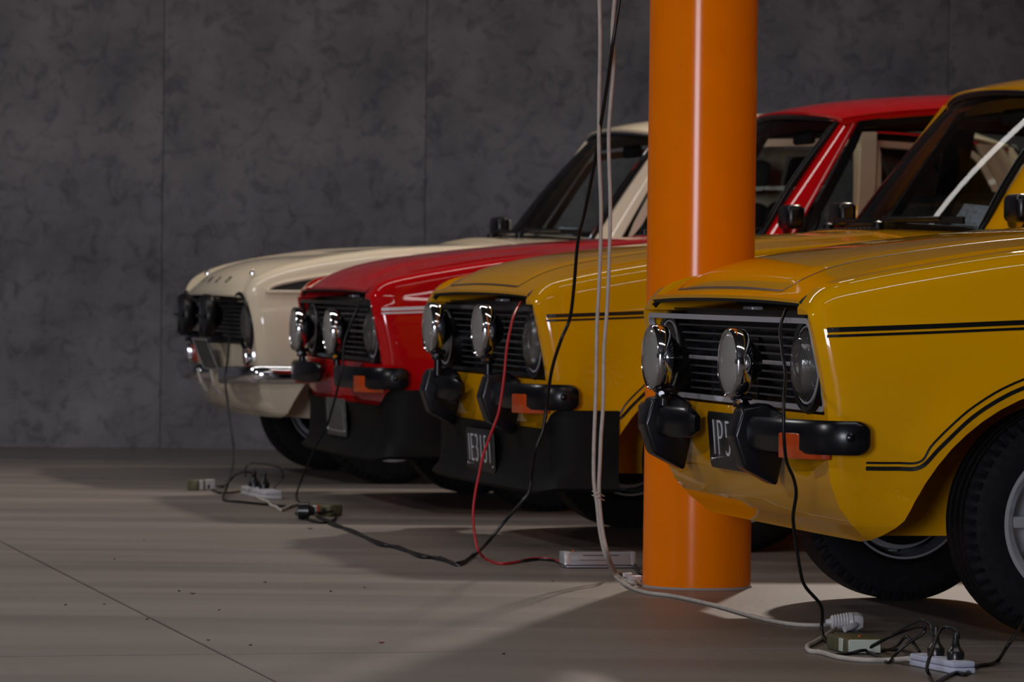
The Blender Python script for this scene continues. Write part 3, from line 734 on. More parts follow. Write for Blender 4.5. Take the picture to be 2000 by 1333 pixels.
def front_mk2(root, paint, frame, dam, over, plate, hood, hf, stripe, lampz):
    gz0, gz1 = .554, .762; gm = (gz0 + gz1) / 2
    # grille surround ring
    path = []
    R = .02
    for cy, cz, a0 in ((.70 - R, gz1 - R, 0), (-.70 + R, gz1 - R, 90), (-.70 + R, gz0 + R, 180), (.70 - R, gz0 + R, 270)):
        for k in range(6):
            a = math.radians(a0 + 90 * k / 5); py = cy + R * math.cos(a); pz = cz + R * math.sin(a)
            path.append(Vector((leanx(pz) - .006 - .004 + .008 * (1 - (py / .7) ** 2), py, pz)))
    mid = []
    for i, p in enumerate(path):
        q = path[(i + 1) % len(path)]; n = max(1, int((q - p).length / .08))
        for k in range(n): 
            r_ = p.lerp(q, k / n); r_.x = leanx(r_.z) - .010 + .008 * (1 - (r_.y / .7) ** 2); mid.append(r_)
    g = obj('grille', prism([(leanx(gz1) - .064, gz1 + .022), (leanx(gz1) - .060, gz1 + .022), (leanx(gz0) - .060, gz0 - .010), (leanx(gz0) - .064, gz0 - .010)], -.712, .712, 'y'), GRILB, root)
    obj('grille_frame', sweep(mid, [(.0065, .007), (-.0065, .007), (-.0065, -.007), (.0065, -.007)], (1, 0, 0), True), frame, g, 40)
    zs = [.740, .7195, .699, .678, .655, .633, .613, .593, .574]
    for z in zs:
        dz = min(.112, abs(z - .657)); yl = .597 - math.sqrt(max(.0, .118 ** 2 - dz * dz)) - .006
        xx = leanx(z) - .03; big = z == .655
        t = .0052 if big else .003
        me = prism([(xx - .03, z - .001), (xx - .002, z - t), (xx, z - t * .5), (xx, z + t * .5), (xx - .002, z + t)], -yl, yl, 'y')
        obj('slat', me, [SILVER if (big and frame is SILVER) else SLAT], g, 30)
    for yy in (-.30, -.1, .1, .30): obj('grille_rib', box(leanx(.66) - .07, leanx(.66) - .045, yy - .002, yy + .002, gz0, gz1), GRILB, g)
    if frame is SILVER:
        vb = join(xf(box(-.003, .003, -.004, .004, -.024, .024, .0015, 1), Matrix.Translation((0, -.011, 0)) @ Matrix.Rotation(math.radians(24), 4, 'X')), xf(box(-.003, .003, -.004, .004, -.024, .024, .0015, 1), Matrix.Translation((0, .011, 0)) @ Matrix.Rotation(math.radians(-24), 4, 'X')), box(-.004, .002, -.05, -.024, -.004, .004), box(-.004, .002, .024, .05, -.004, .004))
        obj('grille_badge', xf(vb, Matrix.Translation((leanx(.66) - .012, -.075, .66))), CHROME, g)
    for s in (1, -1):
        hx = leanx(.657) - .012
        ring = lathe([(-.05, .092), (-.02, .094), (.0, .100), (.004, .112), (-.004, .118), (-.05, .118)], 48); ring = (ring[0], ring[1][:-2])
        hb = obj('headlamp', xf(ring, Matrix.Translation((hx, .597 * s, .657))), GRILB, root, 40)
        bw = lathe([(-.07, 0), (-.07, .015), (-.055, .05), (-.03, .08), (-.012, .0915)], 40); bw = (bw[0], bw[1][:-1])
        obj('reflector', xf(bw, Matrix.Translation((hx, .597 * s, .657))), BOWL, hb, 60)
        bz_ = lathe([(-.014, .090), (-.006, .096), (.001, .094), (.001, .089)], 40)
        obj('bezel', xf((bz_[0], bz_[1][:-2]), Matrix.Translation((hx, .597 * s, .657))), SILVER, hb, 60)
        ln = lathe([(-.008, .090), (.008, .082), (.022, .062), (.030, .035), (.033, 0)], 40); ln = (ln[0], ln[1][1:])
        lo = obj('lens', ln, HLENS, hb, 60); lo.location = (hx, .597 * s, .657)
        # quarter bumper
        path = catmull([(.690, .19 * s, .49), (.722, .30 * s, .49), (.733, .42 * s, .49), (.722, .56 * s, .49), (.700, .66 * s, .49), (.665, .745 * s, .49), (.62, .785 * s, .49), (.560, .797 * s, .49)], 7)
        pr = [(.018, .030), (.010, .040), (-.004, .040), (-.014, .030), (-.014, -.030), (-.004, -.040), (.010, -.040), (.018, -.030)]
        if s > 0: pr = [(-a, b) for a, b in pr][::-1]
        pr = [(-a, b) for a, b in pr][::-1]
        bmp = obj('quarter_bumper', sweep(path, pr, taper=4), BLACKP, root, 50)
        obj('bumper_bolt', lathe([(0, .011), (.004, .010), (.007, .005), (.008, 0)], 16, 'y', (.612, .811, .492)) if s > 0 else mirror_y(lathe([(0, .011), (.004, .010), (.007, .005), (.008, 0)], 16, 'y', (.612, .811, .492))), BLACKP, bmp)
        obj('bumper_bracket', box(.62, .70, min(.40 * s, .46 * s), max(.40 * s, .46 * s), .47, .51, .004), BLACKP, bmp)
        yy = (.63, .70)
        y0, y1 = yy; q0 = .774 if s > 0 else .756
        plan = [(.64, y0 * s), (q0 - .32 * (y0 - .5), y0 * s), (q0 - .32 * (y1 - .5), y1 * s), (q0 - .012 - .42 * (y1 + .04 - .5), (y1 + .04) * s), (.64, (y1 + .05) * s)]
        ind = prism(plan, .437, .498, 'z', .004)
        obj('indicator', ind, ORANGE, bmp)
        if over:
            pg = [(.762, .548), (.698, .561), (.655, .536), (.655, .437), (.672, .36), (.757, .404), (.783, .480)]
            a, b = sorted((.365 * s, .44 * s)); obj('overrider', prism(pg, a, b, 'y', .009, 3), BLACKP, bmp)
    for s in (1, -1): add_lamp(root, .768, .348 * s, lampz, .081, post=.53)
    # slam panel and bits under the raised hood, mostly coloured dark for gap shade
    obj('slam_panel', box(.575, .625, -.62, .62, .770, .780, .003), BAY, root)
    obj('radiator', box(.50, .54, -.28, .28, .70, .835, .004), BAY, root)
    for yy, w_ in ((-.45, .10), (-.12, .18), (.33, .12)): obj('inner_panel', box(.42, .50, yy - w_ / 2, yy + w_ / 2, .79, .83, .01), BAY if yy < 0 else paint, root)
    obj('hood_catch', box(.59, .62, -.04, .04, .780, .792, .003), SILVER, root)
    # hood rubber buffer at fender corners, its black tube doubling as gap shade
    for s in (1, -1):
        bz = 0. if s > 0 else .014
        obj('hood_gap_buffer', tube([(.684, .644 * s, .800 - bz), (.670, .645 * s, .814 - bz), (.645, .646 * s, .830 - bz), (.61, .647 * s, .846 - bz)], .008, 8, 4), RUB, root)
    # hood outline stripe
    bmh = bmesh.new(); bmh.from_mesh(hood.data); bv = BVHTree.FromBMesh(bmh)
    if stripe is STRIPE_B:
        pts = [(.0, .47), (.30, .47), (.55, .465), (.64, .46), (.663, .452), (.671, .43), (.675, .2), (.675, -.2), (.671, -.43), (.663, -.452), (.64, -.46), (.55, -.465), (.30, -.47), (.0, -.47)]
        obj('hood_stripe', ribbon(bv, pts, .007, .001, axis='z', sm=8), STRIPE_O, hood, 0)
    bmh.free()
    if dam:
        pts = [(.425, .792), (.50, .795), (.58, .785), (.635, .745), (.662, .66), (.672, .5), (.678, .25), (.680, 0)]
        pts = pts + [(a, -b) for a, b in pts[-2::-1]]
        pth = catmull([Vector((a, b, 0)) for a, b in pts], 5)
        V = []; Q = []; rows = 7
        for p in pth:
            side = sstep((abs(p.y) - .70) / .07); top = .388 + .055 * side + (.006 if side else 0)
            bot = .196 + .03 * sstep((abs(p.y) - .45) / .3) * (1 - side) * 0 + .012 * side
            ring = []
            cx, cy = p.x - .25, p.y * .0
            nrm = Vector((p.x - .30, p.y * .9, 0)).normalized() if abs(p.y) < .74 else Vector((0.15, math.copysign(1, p.y), 0)).normalized()
            for k in range(rows + 1):
                t = k / rows; z = top + (bot - top) * t
                off = -.012 - .028 * math.sin(math.pi * min(t * 1.15, 1)) * (1 - side) * .8 + .0 * t
                if t > .85: off += .035 * (t - .85) / .15
                ring.append(tuple(Vector((p.x, p.y, z)) + nrm * off))
            ring.append(tuple(Vector((p.x, p.y, bot - .006)) + nrm * .018)); ring.append(tuple(Vector((p.x, p.y, bot - .012)) + nrm * .004)); ring.append(tuple(Vector((p.x, p.y, bot - .008)) - nrm * .06))
            ring.append(tuple(Vector((p.x, p.y, top)) - nrm * .07))
            V += ring
        k = rows + 5
        for i in range(len(pth) - 1):
            for a in range(k):
                b = (a + 1) % k; Q.append([i * k + a, i * k + b, (i + 1) * k + b, (i + 1) * k + a])
        Q.append(list(range(k))[::-1]); Q.append([(len(pth) - 1) * k + a for a in range(k)])
        obj('front_spoiler', (V, Q), DAM, root, 45)
    # plate
    if plate:
        txt, pz, pxx, tilt = plate
        M = Matrix.Translation((pxx, 0, pz)) @ Matrix.Rotation(math.radians(tilt), 4, 'Y')
        pt = obj('number_plate', xf(prism([(-.173, -.072), (.173, -.072), (.185, -.060), (.185, .060), (.173, .072), (-.173, .072), (-.185, .060), (-.185, -.060)], -.003, .003, 'x', .0015), M), PLATE if txt else PLOLD, root)
        if txt:
            tm = text_mesh(txt, .138, .0008, -.003, 1.2); tm.transform(Matrix.Diagonal((.80 if len(txt) == 5 else .70, 1, 1, 1)))
            tm.transform(Matrix(((0, 0, 1, .0035), (1, 0, 0, 0), (0, 1, 0, .002), (0, 0, 0, 1)))); tm.transform(M)
            obj('plate_lettering', tm, PLTXT, pt, 0)
        else:
            obj('plate_border', xf(join(box(.003, .005, -.15, .15, -.055, -.048), box(.003, .005, -.15, -.145, -.055, .05), box(.003, .005, .145, .15, -.055, .05)), M), mat('plate_grey', (.2, .19, .19), .5), pt)
        for yy in (-.165, .165): obj('plate_screw', xf(lathe([(.002, .006), (.006, .005), (.007, 0)], 10, 'x', (0, yy, -.05)), M), CHROME, pt)

def front_mk1(root, paint, plate, hood, hf):
    sp = MK1
    def lx(z): return sp['nose'] - interp(z, sp['lean'])
    g = obj('grille', box(.535, .545, -.60, .60, .575, .765), GRILB, root)
    for k in range(8):
        z = .605 + .018 * k; obj('slat', box(lx(z) - .035, lx(z) - .012, -.50, .50, z - .003, z + .003, .001, 1), SLAT, g)
    # black dog-bone surround lip
    pts = []
    for k in range(21):
        a = math.radians(-135 + 270 * k / 20); pts.append((.605 + .118 * math.cos(a), .668 + .118 * math.sin(a)))
    full = pts + [(-p[0], p[1]) for p in pts[::-1]]
    pth = []
    for i, p in enumerate(full):
        q = full[(i + 1) % len(full)]; n = max(1, int(math.hypot(q[0] - p[0], q[1] - p[1]) / .06))
        for k in range(n):
            yy = p[0] + (q[0] - p[0]) * k / n; zz = p[1] + (q[1] - p[1]) * k / n
            pth.append(Vector((lx(zz) + sp['bulge'] * (1 - (yy / .72) ** 2) + .002, yy, zz)))
    obj('grille_surround', sweep(pth, circ(.009, 6), (1, 0, 0), True), GRILB, g, 60)
    for s in (1, -1):
        hx = lx(.665) - .010; c = (hx, .612 * s, .668)
        rg = lathe([(-.05, .095), (-.01, .098), (.006, .101), (.0, .112), (-.05, .112)], 40)
        hb = obj('headlamp', xf((rg[0], rg[1][:-2]), Matrix.Translation(c)), CHROME, root, 40)
        bw = lathe([(-.07, 0), (-.055, .05), (-.03, .08), (-.008, .0955)], 40); bw = (bw[0], bw[1][:-1])
        obj('reflector', xf(bw, Matrix.Translation(c)), BOWL, hb, 60)
        ln = lathe([(-.004, .094), (.014, .082), (.026, .06), (.033, .033), (.036, 0)], 40); ln = (ln[0], ln[1][1:])
        lo = obj('lens', ln, HLENS, hb, 60); lo.location = c
        # chrome quarter bumper with swollen centre
        path = catmull([(.575, .20 * s, .440), (.650, .30 * s, .440), (.665, .46 * s, .445), (.660, .62 * s, .45), (.635, .73 * s, .452), (.58, .785 * s, .455), (.45, .80 * s, .455), (.38, .80 * s, .455)], 7)
        pr = [(.012, .026), (.0, .036), (-.018, .022), (-.024, .0), (-.018, -.022), (.0, -.036), (.012, -.026)]
        if s > 0: pr = [(-a, b) for a, b in pr][::-1]
        pr = [(-a, b) for a, b in pr][::-1]
        bmp = obj('quarter_bumper', sweep(path, pr), CHROME, root, 60)
        a, b = sorted((.555 * s, .645 * s))
        ib = obj('indicator', prism([(.57, .555), (.612, .555), (.604, .478), (.56, .478)], a, b, 'y', .005), AMBER_D, root)
        a, b = sorted((.645 * s, .660 * s))
        obj('indicator_rim', prism([(.565, .560), (.620, .560), (.612, .473), (.555, .473)], a, b, 'y', .003), CHROME, ib)
        add_lamp(root, .715, .255 * s, .690, .088, bezm=GRILB, lensm=mat('lamp_cover', (.02, .02, .022), .35), name='spot_lamp', post=None)
        cov = join(box(.727, .737, .255 * s - .08, .255 * s + .08, .684, .696, .003), box(.727, .737, .255 * s - .006, .255 * s + .006, .61, .77, .003))
        obj('stone_guard', cov, GRILB, root)
        obj('lamp_bracket', box(.64, .70, .255 * s - .015, .255 * s + .015, .575, .62, .003), BLACKP, root)
        # fender-top vent slot with raised lip
        top = [(-.12, .868), (.10, .874), (.25, .868), (.375, .852), (.45, .838), (.52, .820), (.553, .800)]
        bot = [(-.12, .812), (.1, .803), (.3, .798), (.5, .795), (.553, .796)]
        body = [c_ for c_ in root.children if c_.name.startswith('body')][0]
        bm = bmesh.new(); bm.from_mesh(body.data); bv = BVHTree.FromBMesh(bm)
        def on(a_, b_, off, s=s):
            h = bv.ray_cast(Vector((a_, 2 * s, b_)), Vector((0, -s, 0))); p = Vector(h[0]) if h[0] else Vector((a_, .75 * s, b_))
            n_ = h[1] if h[0] else Vector((0, s, 0))
            if n_.y * s < 0: n_ = -n_
            return p + n_ * off
        def vf(u, v):
            a_ = -.12 + .673 * u; lo_, hi_ = interp(a_, bot), interp(a_, top); return on(a_, lo_ + (hi_ - lo_) * v, .003)
        vent = obj('fender_vent', grid(vf, 20, 5), BAY, root, 0)
        lp = [(-.12 + .673 * k / 20, 1) for k in range(21)] + [(-.12 + .673 * k / 20, 0) for k in range(20, -1, -1)]
        pts3 = [on(a_, interp(a_, top) if t else interp(a_, bot), .003) for a_, t in lp]
        bm.free()
        obj('vent_lip', sweep(pts3, circ(.008, 8), (0, 1, 0), True), paint, vent, 60)
    M = Matrix.Translation((.655, -.02, .525)) @ Matrix.Rotation(math.radians(22), 4, 'Y')
    pt = obj('number_plate', xf(box(-.003, .003, -.17, .17, -.075, .075, .0015, 1), M), PLOLD, root)
    obj('plate_border', xf(join(box(.002, .005, -.165, .165, .066, .071), box(.002, .005, -.165, .165, -.071, -.066), box(.002, .005, -.166, -.161, -.07, .07), box(.002, .005, .161, .166, -.07, .07)), M), SILVER, pt)
    for yy in (-.17, .13): obj('front_strut', tube([(.66, yy, .46), (.645, yy, .40), (.62, yy, .36)], .01, 8, 4), CHROME, root)
    # raised letters along the hood edge
    bmh = bmesh.new(); bmh.from_mesh(hood.data); bv = BVHTree.FromBMesh(bmh)
    for k, ch in enumerate('FORD'):
        yy = -.21 + .165 * k; tm = text_mesh(ch, .055, .002)
        h = bv.ray_cast(Vector((1.5, yy, .842)), Vector((-1, 0, 0)))
        nrm = h[1] if h[0] else Vector((.5, 0, .8)); loc = h[0] if h[0] else Vector((.62, yy, .86))
        if nrm.x < 0: nrm = -nrm
        zax = nrm.normalized(); xax = Vector((0, 1, 0)); yax = zax.cross(xax).normalized(); xax = yax.cross(zax)
        Mx = Matrix(((xax.x, yax.x, zax.x, loc.x), (xax.y, yax.y, zax.y, loc.y), (xax.z, yax.z, zax.z, loc.z), (0, 0, 0, 1)))
        tm.transform(Mx); obj('hood_letter', tm, STRIPE_B, hood, 0)
    bmh.free()
    for s in (1, -1): obj('hood_pin', lathe([(0, .012), (.01, .012), (.013, .006), (.02, 0)], 12, 'z', (.56, .50 * s, .865)), CHROME, hood)
    obj('slam_panel', box(.52, .60, -.62, .62, .752, .760, .003), paint, root)

C4 = (1.194, 10.468, 13.7); C3 = (.553, 13.60, 14.4); C2 = (-.017, 15.78, 13.6); C1 = (-.674, 17.70, 15.)
c4 = make_car('car', 'mustard yellow classic car nearest the camera with silver grille frame and yellow lower valance', C4, 2, PAINT_Y, MK2, SILVER, False, STRIPE_B, True, ('IP500', .450, .659, 5))
c3 = make_car('car', 'mustard yellow classic car behind the orange pillar with black front spoiler and black grille', C3, 2, PAINT_Y, MK2, GRILB, True, STRIPE_B, True, ('IE3151', .293, .672, 4), .690)
c2 = make_car('car', 'red classic car with black front spoiler parked between the yellow and cream cars', C2, 2, PAINT_R, MK2, GRILB, True, STRIPE_W, False, (None, .325, .668, 4), .655)
c1 = make_car('car', 'cream white classic car with chrome bumpers parked nearest the grey wall', C1, 1, PAINT_C, MK1, None, False, None, False, None, mirrors=(-1,))

# cards lying behind two windscreens
def quad_card(nm, pts, t, label, pose):
    x, y, th = pose; M = Matrix.Translation((x, y, 0)) @ Matrix.Rotation(math.pi + math.radians(th), 4, 'Z')
    p = [M @ Vector(q) for q in pts]
    o = obj(nm, thick(([tuple(q) for q in p], [[0, 1, 2, 3]]), t), CARD, None, 0); tag(o, label, 'card'); return p
pc = quad_card('licence_card', [(-.805, .40, 1.052), (-.88, .49, 1.045), (-.93, .47, 1.112), (-.855, .39, 1.122)], .002, 'pale blue printed card propped inside the windscreen of the yellow car behind the pillar', C3)
quad_card('licence_card', [(-.80, .22, 1.040), (-.86, .33, 1.038), (-.90, .32, 1.083), (-.845, .22, 1.088)], .002, 'pale blue card propped inside the windscreen of the cream car', C1)

# ------------------------------------------------------------------ cords and chargers
def pts_of(lst, r):
    out = []
    for a in lst:
        if a[0] == 'top':
            p = P(a[1], -40, a[2]); out.append(Vector((p.x - .01, p.y, 6.99))); [out.append(Vector((p.x, p.y, z_))) for z_ in (4.2, 2.6, 2.05, 1.85)]
        elif len(a) == 2: out.append(G(a[0], a[1], r))
        else:
            p = P(*a); p.z = max(p.z, r); out.append(p)
    return out
def cord(lst, r, m_, label, nm='cord', group=None, sm=8):
    o = obj(nm, tube(pts_of(lst, r), r, 10, sm), m_); tag(o, label, 'cord', group); return o
def frame_box(a, b, wd):
    """matrix for a box whose long base edge runs a->b on the floor, width to the far side"""
    a, b = Vector((a.x, a.y, 0)), Vector((b.x, b.y, 0)); t = (b - a).normalized(); n = Vector((-t.y, t.x, 0))
    if n.y < 0: n = -n
    M = Matrix(((t.x, n.x, 0, a.x), (t.y, n.y, 0, a.y), (0, 0, 1, 0), (0, 0, 0, 1))); return M, (b - a).length
def plug_top(root, M, x, y, z, s=1.):
    p = lathe([(0, .019 * s), (.016 * s, .0195 * s), (.02 * s, .017 * s), (.026 * s, .012 * s), (.034 * s, .0085 * s), (.046 * s, .0065 * s), (.047 * s, .009 * s), (.053 * s, .009 * s), (.054 * s, .005 * s), (.064 * s, .0045 * s)], 24, 'z')
    o = obj('plug', xf(p, M @ Matrix.Translation((x, y, z))), PLB, None, 40); return o
def power_strip(a, b, wd, h, m_, label, sockets=4):
    M, L = frame_box(a, b, wd)
    r = thing('power_strip', label, 'power strip')
    obj('strip_base', xf(box(0, L, 0, wd, .001, h * .5, .003), M), m_, r)
    obj('strip_top', xf(box(.0005, L - .0005, .0005, wd - .0005, h * .52, h, .004), M), m_, r)
    for k in range(sockets):
        obj('socket', xf(lathe([(h, .017), (h + .001, .016), (h + .001, .0)], 20, 'z', (L * (k + .5) / sockets, wd / 2, 0)), M), PLW, r)
    return M, L
# --- by the nearest car
M, L = power_strip(G(1775, 1300.7), G(1862, 1318.7), .054, .028, PLLAV, 'pale blue-white power strip with two black plugs at the bottom right corner')
tag(plug_top(None, M, L * .36, .027, .0285), 'black plug in the foreground power strip, left of the two', 'plug', 'black plugs')
tag(plug_top(None, M, L * .80, .027, .0285), 'black plug in the foreground power strip, right of the two', 'plug', 'black plugs')
M, L = frame_box(G(1614, 1268), G(1654, 1279.5), .08)
ch = thing('battery_charger', 'olive battery charger with pale label on the floor beside the foreground power strip', 'charger')
obj('case', xf(box(0, L, 0, .085, .0, .036, .006), M), OLIVE, ch)
obj('end_label', xf(box(L - .002, L + .002, .004, .081, .003, .034, .001, 1), M), CHLAB, ch)
obj('front_label', xf(box(L * .62, L * .8, -.0015, .002, .004, .034, .001, 1), M), CHLAB, ch)
obj('status_light', xf(lathe([(.036, .004), (.039, .003), (.040, 0)], 10, 'z', (L * .6, .05, 0)), M), ORANGE, ch)
for k in range(10): obj('cooling_fin', xf(box(.006 + k * L * .055, .010 + k * L * .055, -.0012, .001, .005, .032), M), OLIVE, ch)
# white connector: ribbed socket and angled plug
base = G(1652, 1237, 0); c0 = base + Vector((-.035, .03, .024))
con = thing('cord_connector', 'white ribbed cord connector lying on the floor beside the foreground charger', 'connector')
pr = [(-.012, .006), (0, .009)]
for k in range(6): pr += [(.001 + k * .007, .0145 + k * .0012), (.004 + k * .007, .0175 + k * .0012), (.006 + k * .007, .0145 + k * .0012)]
pr += [(.044, .023), (.052, .024)]
obj('ribbed_socket', xf(lathe(pr, 28, 'x'), Matrix.Translation(c0) @ Matrix.Rotation(math.radians(8), 4, 'Z')), PLW, con, 50)
obj('angled_plug', xf(join(lathe([(.054, .0235), (.066, .0235), (.078, .018), (.080, .0)], 8, 'x')), Matrix.Translation(c0) @ Matrix.Rotation(math.radians(8), 4, 'Z')), PLW, con, 30)
obj('plug_neck', tube([c0 + Vector((.066, -.002, -.004)), c0 + Vector((.05, -.03, -.008)), c0 + Vector((.03, -.045, -.014))], .008, 12, 4), PLW, con)
cord([('top', 1170, 11.6), (1170, -40, 11.6), (1172, 80, 11.6), (1170, 200, 11.6), (1170, 300, 11.6), (1174, 420, 11.6), (1170, 560, 11.6), (1166, 640, 11.6), (1164, 760, 11.6), (1160, 870, 11.6), (1160, 940, 11.6), (1166, 985, 11.6), (1172, 1040, 11.6), (1184, 1090, 11.6), (1204, 1128), (1228, 1146), (1262, 1158), (1320, 1166), (1400, 1184), (1480, 1207), (1540, 1219), (1590, 1222), (c_ := (1624, 1221))], .0055, CORD_W, 'long white cord hanging beside the pillar, trailing on the floor to the white connector')
cord([('top', 1203, 11.55), (1203, -40, 11.55), (1196, 60, 11.55), (1198, 130, 11.55), (1189, 260, 11.55), (1192, 400, 11.55), (1190, 500, 11.55), (1186, 600, 11.55), (1180, 680, 11.55), (1178, 790, 11.55), (1174, 850, 11.55), (1172, 900, 11.55), (1170, 960, 11.55), (1176, 1030, 11.55), (1187, 1082, 11.55), (1203, 1120), (1222, 1136), (1240, 1141)], .0055, CORD_W, 'white cord hanging right beside the pillar, nearer it than the other white cord')
for a, b in ((960, 0), (968, 1)):
    o = obj('cable_tie', tube([P(1157, a, 11.57), P(1168, a + 4, 11.53), P(1180, a + 10, 11.57)], .002, 6, 4), CORD_W); tag(o, 'thin white cable tie around the two hanging white cords, ' + ('lower one' if b else 'upper one'), 'cable tie')
cl = thing('socket_clip', 'small white clip on a tan cord at the foot of the orange pillar', 'clip')
q = G(1238, 1140)
obj('clip_body', xf(box(-.02, .02, -.012, .012, .004, .022, .003), Matrix.Translation(q) @ Matrix.Rotation(.5, 4, 'Z')), PLW, cl)
obj('clip_arm', xf(box(-.035, -.008, -.006, .006, .018, .030, .002), Matrix.Translation(q) @ Matrix.Rotation(.5, 4, 'Z')), PLW, cl)
cord([(1205, 1118), (1222, 1124), (1240, 1134), (1256, 1142), (1268, 1142, 11.62)], .006, CORD_T, 'short tan cord running behind the foot of the orange pillar')
cord([(1632, 1229, 9.92), (1612, 1243), (1590, 1256), (1577, 1263), (1581, 1272), (1598, 1274), (1612, 1277), (1640, 1285), (1690, 1290), (1740, 1290), (1776, 1287, 9.12)], .006, CORD_W, 'thick white cord looping from the white connector to the foreground power strip')
cord([(1536, 604, 9.78), (1524, 640, 9.70), (1528, 690, 9.62), (1534, 730, 9.56), (1531, 790, 9.48), (1531, 850, 9.47), (1536, 900, 9.5), (1550, 935, 9.55), (1555, 965, 9.6), (1549, 1010, 9.63), (1553, 1050, 9.66), (1562, 1110, 9.68), (1572, 1145, 9.7), (1600, 1178, 9.72), (1606, 1200, 9.74), (1605, 1230, 9.75), (1612, 1252, 9.7), (1622, 1262, 9.62)], .0042, CORD_B, 'black cable hanging from under the hood of the nearest yellow car to the olive charger')
cord([(1672, 1276, 9.42), (1690, 1270, 9.4), (1712, 1258, 9.38), (1745, 1240, 9.32), (1780, 1219, 9.2), (1803, 1212, 9.12), (1818, 1224, 9.1), (1821, 1243, 9.09)], .0042, CORD_B, 'black lead arching from the olive charger to the left black plug')
cord([(1632, 1280), (1660, 1277), (1686, 1271, 9.38), (1725, 1272), (1752, 1262, 9.3), (1768, 1245, 9.25), (1780, 1252, 9.22), (1796, 1274, 9.15)], .0038, CORD_B, 'black lead bent in a peak between the olive charger and the power strip')
cord([(1690, 1272, 9.4), (1715, 1283), (1735, 1295), (1748, 1280, 9.2), (1772, 1258, 9.2), (1797, 1243, 9.2), (1807, 1232, 9.2), (1800, 1225, 9.2), (1770, 1232, 9.28), (1735, 1246, 9.33), (1712, 1258, 9.37)], .0036, CORD_B, 'black lead making a long flat loop left of the foreground power strip')
cord([(1710, 1270), (1745, 1270), (1765, 1272), (1785, 1277, 9.2)], .0036, CORD_B, 'short black lead running flat from the olive charger to the power strip')
cord([(1872, 1249, 8.97), (1869, 1236, 8.97), (1855, 1226, 8.98), (1840, 1228, 8.98), (1829, 1245, 8.95), (1820, 1272, 8.9), (1812, 1297, 8.86), (1811, 1310, 8.84), (1817, 1322), (1826, 1345)], .0042, CORD_B, 'black cord arching from the right plug and falling in front of the foreground power strip')
cord([(2160, 1290), (2140, 1230, 9.25), (2105, 1150, 9.28), (2065, 1120, 9.3), (2030, 1150, 9.3), (2005, 1208, 9.25), (1985, 1238, 9.2), (1968, 1262, 9.1), (1950, 1290), (1935, 1298), (1905, 1303), (1885, 1318), (1868, 1315), (1845, 1325), (1815, 1345)], .0046, CORD_B, 'black cord running in from the right edge in front of the foreground power strip')
# --- under the second yellow car
a, b = G(1106, 1111), G(1240, 1111); M, L = frame_box(a, b, .08)
ch = thing('battery_charger', 'silver rectangular battery charger on the floor left of the orange pillar', 'charger')
obj('base_plate', xf(box(0, L, -.002, .085, .002, .008, .002), M), CHGREY, ch)
body_p = [(.0, .010), (.085, .010), (.085, .046), (.016, .048)]
v = prism(body_p, 0, L, 'x', .003); obj('case', xf(v, M), CHGREY, ch)
obj('end_cap', xf(prism([(-.001, .010), (.086, .010), (.086, .047), (.015, .0495)], -.006, .016, 'x', .004), M), SILVER, ch)
obj('end_cap', xf(prism([(-.001, .010), (.086, .010), (.086, .047), (.015, .0495)], L - .012, L + .005, 'x', .004), M), CHGREY, ch)
obj('label_line', xf(xf(box(L * .25, L * .78, -.0006, .0006, -.001, .001), Matrix.Translation((0, .011, .038)) @ Matrix.Rotation(math.radians(-22), 4, 'X')), M), DARK, ch)
obj('label_line', xf(xf(box(L * .2, L * .62, -.0006, .0006, -.0007, .0007), Matrix.Translation((0, .0055, .024)) @ Matrix.Rotation(math.radians(-22), 4, 'X')), M), DARK, ch)
obj('status_light', xf(lathe([(.048, .004), (.052, .003), (.053, 0)], 10, 'z', (.028, .04, 0)), M), ORANGE, ch)
cord([(1018, 590, 12.86), (1003, 618, 12.7), (990, 680, 12.62), (984, 740, 12.6), (974, 805, 12.58), (958, 850, 12.55), (943, 892, 12.5), (935, 930, 12.48), (928, 965, 12.46), (924, 1005, 12.44), (928, 1050, 12.42), (934, 1075, 12.38), (948, 1092), (972, 1101), (1000, 1100), (1040, 1092), (1070, 1092), (1085, 1096), (1108, 1099, 12.15)], .0042, CORD_R, 'red cable hanging from the hood of the second yellow car to the silver charger')
cord([(1020, 1096, 12.33), (1050, 1093), (1078, 1095), (1092, 1099), (1108, 1101, 12.14)], .0042, CORD_B, 'short black lead beside the red cable entering the silver charger')
cord([(1238, 1100, 12.2), (1243, 1112), (1250, 1120), (1262, 1118, 11.9), (1264, 1090, 12.0)], .005, CORD_B, 'black lead curling behind the orange pillar from the silver charger')
LONG = [('top', 1214, 11.5), (1214, -40, 11.5), (1207, 20, 11.5), (1197, 85, 11.5), (1186, 165, 11.55), (1173, 245, 11.6), (1160, 325, 11.7), (1142, 415, 11.8), (1129, 470, 11.9), (1121, 560, 12.), (1113, 622, 12.1), (1096, 664, 12.1), (1078, 722, 12.15), (1068, 790, 12.2), (1060, 842, 12.2), (1045, 882, 12.2), (1038, 930, 12.25), (1033, 962, 12.25), (1020, 980, 12.25), (985, 1020, 12.27), (950, 1063, 12.3), (925, 1086), (896, 1100), (860, 1093), (820, 1084), (780, 1072), (740, 1060), (690, 1040), (650, 1022), (618, 1008)]
cord(LONG, .0052, CORD_B, 'long black cord hanging from above and running along the floor to the left')
tw = []
for k, a in enumerate(LONG[21:]):
    tw.append((a[0], a[1] + (4 if k % 2 else -3)))
cord(tw, .0048, CORD_B, 'black cord twisted around the long black cord on the floor')
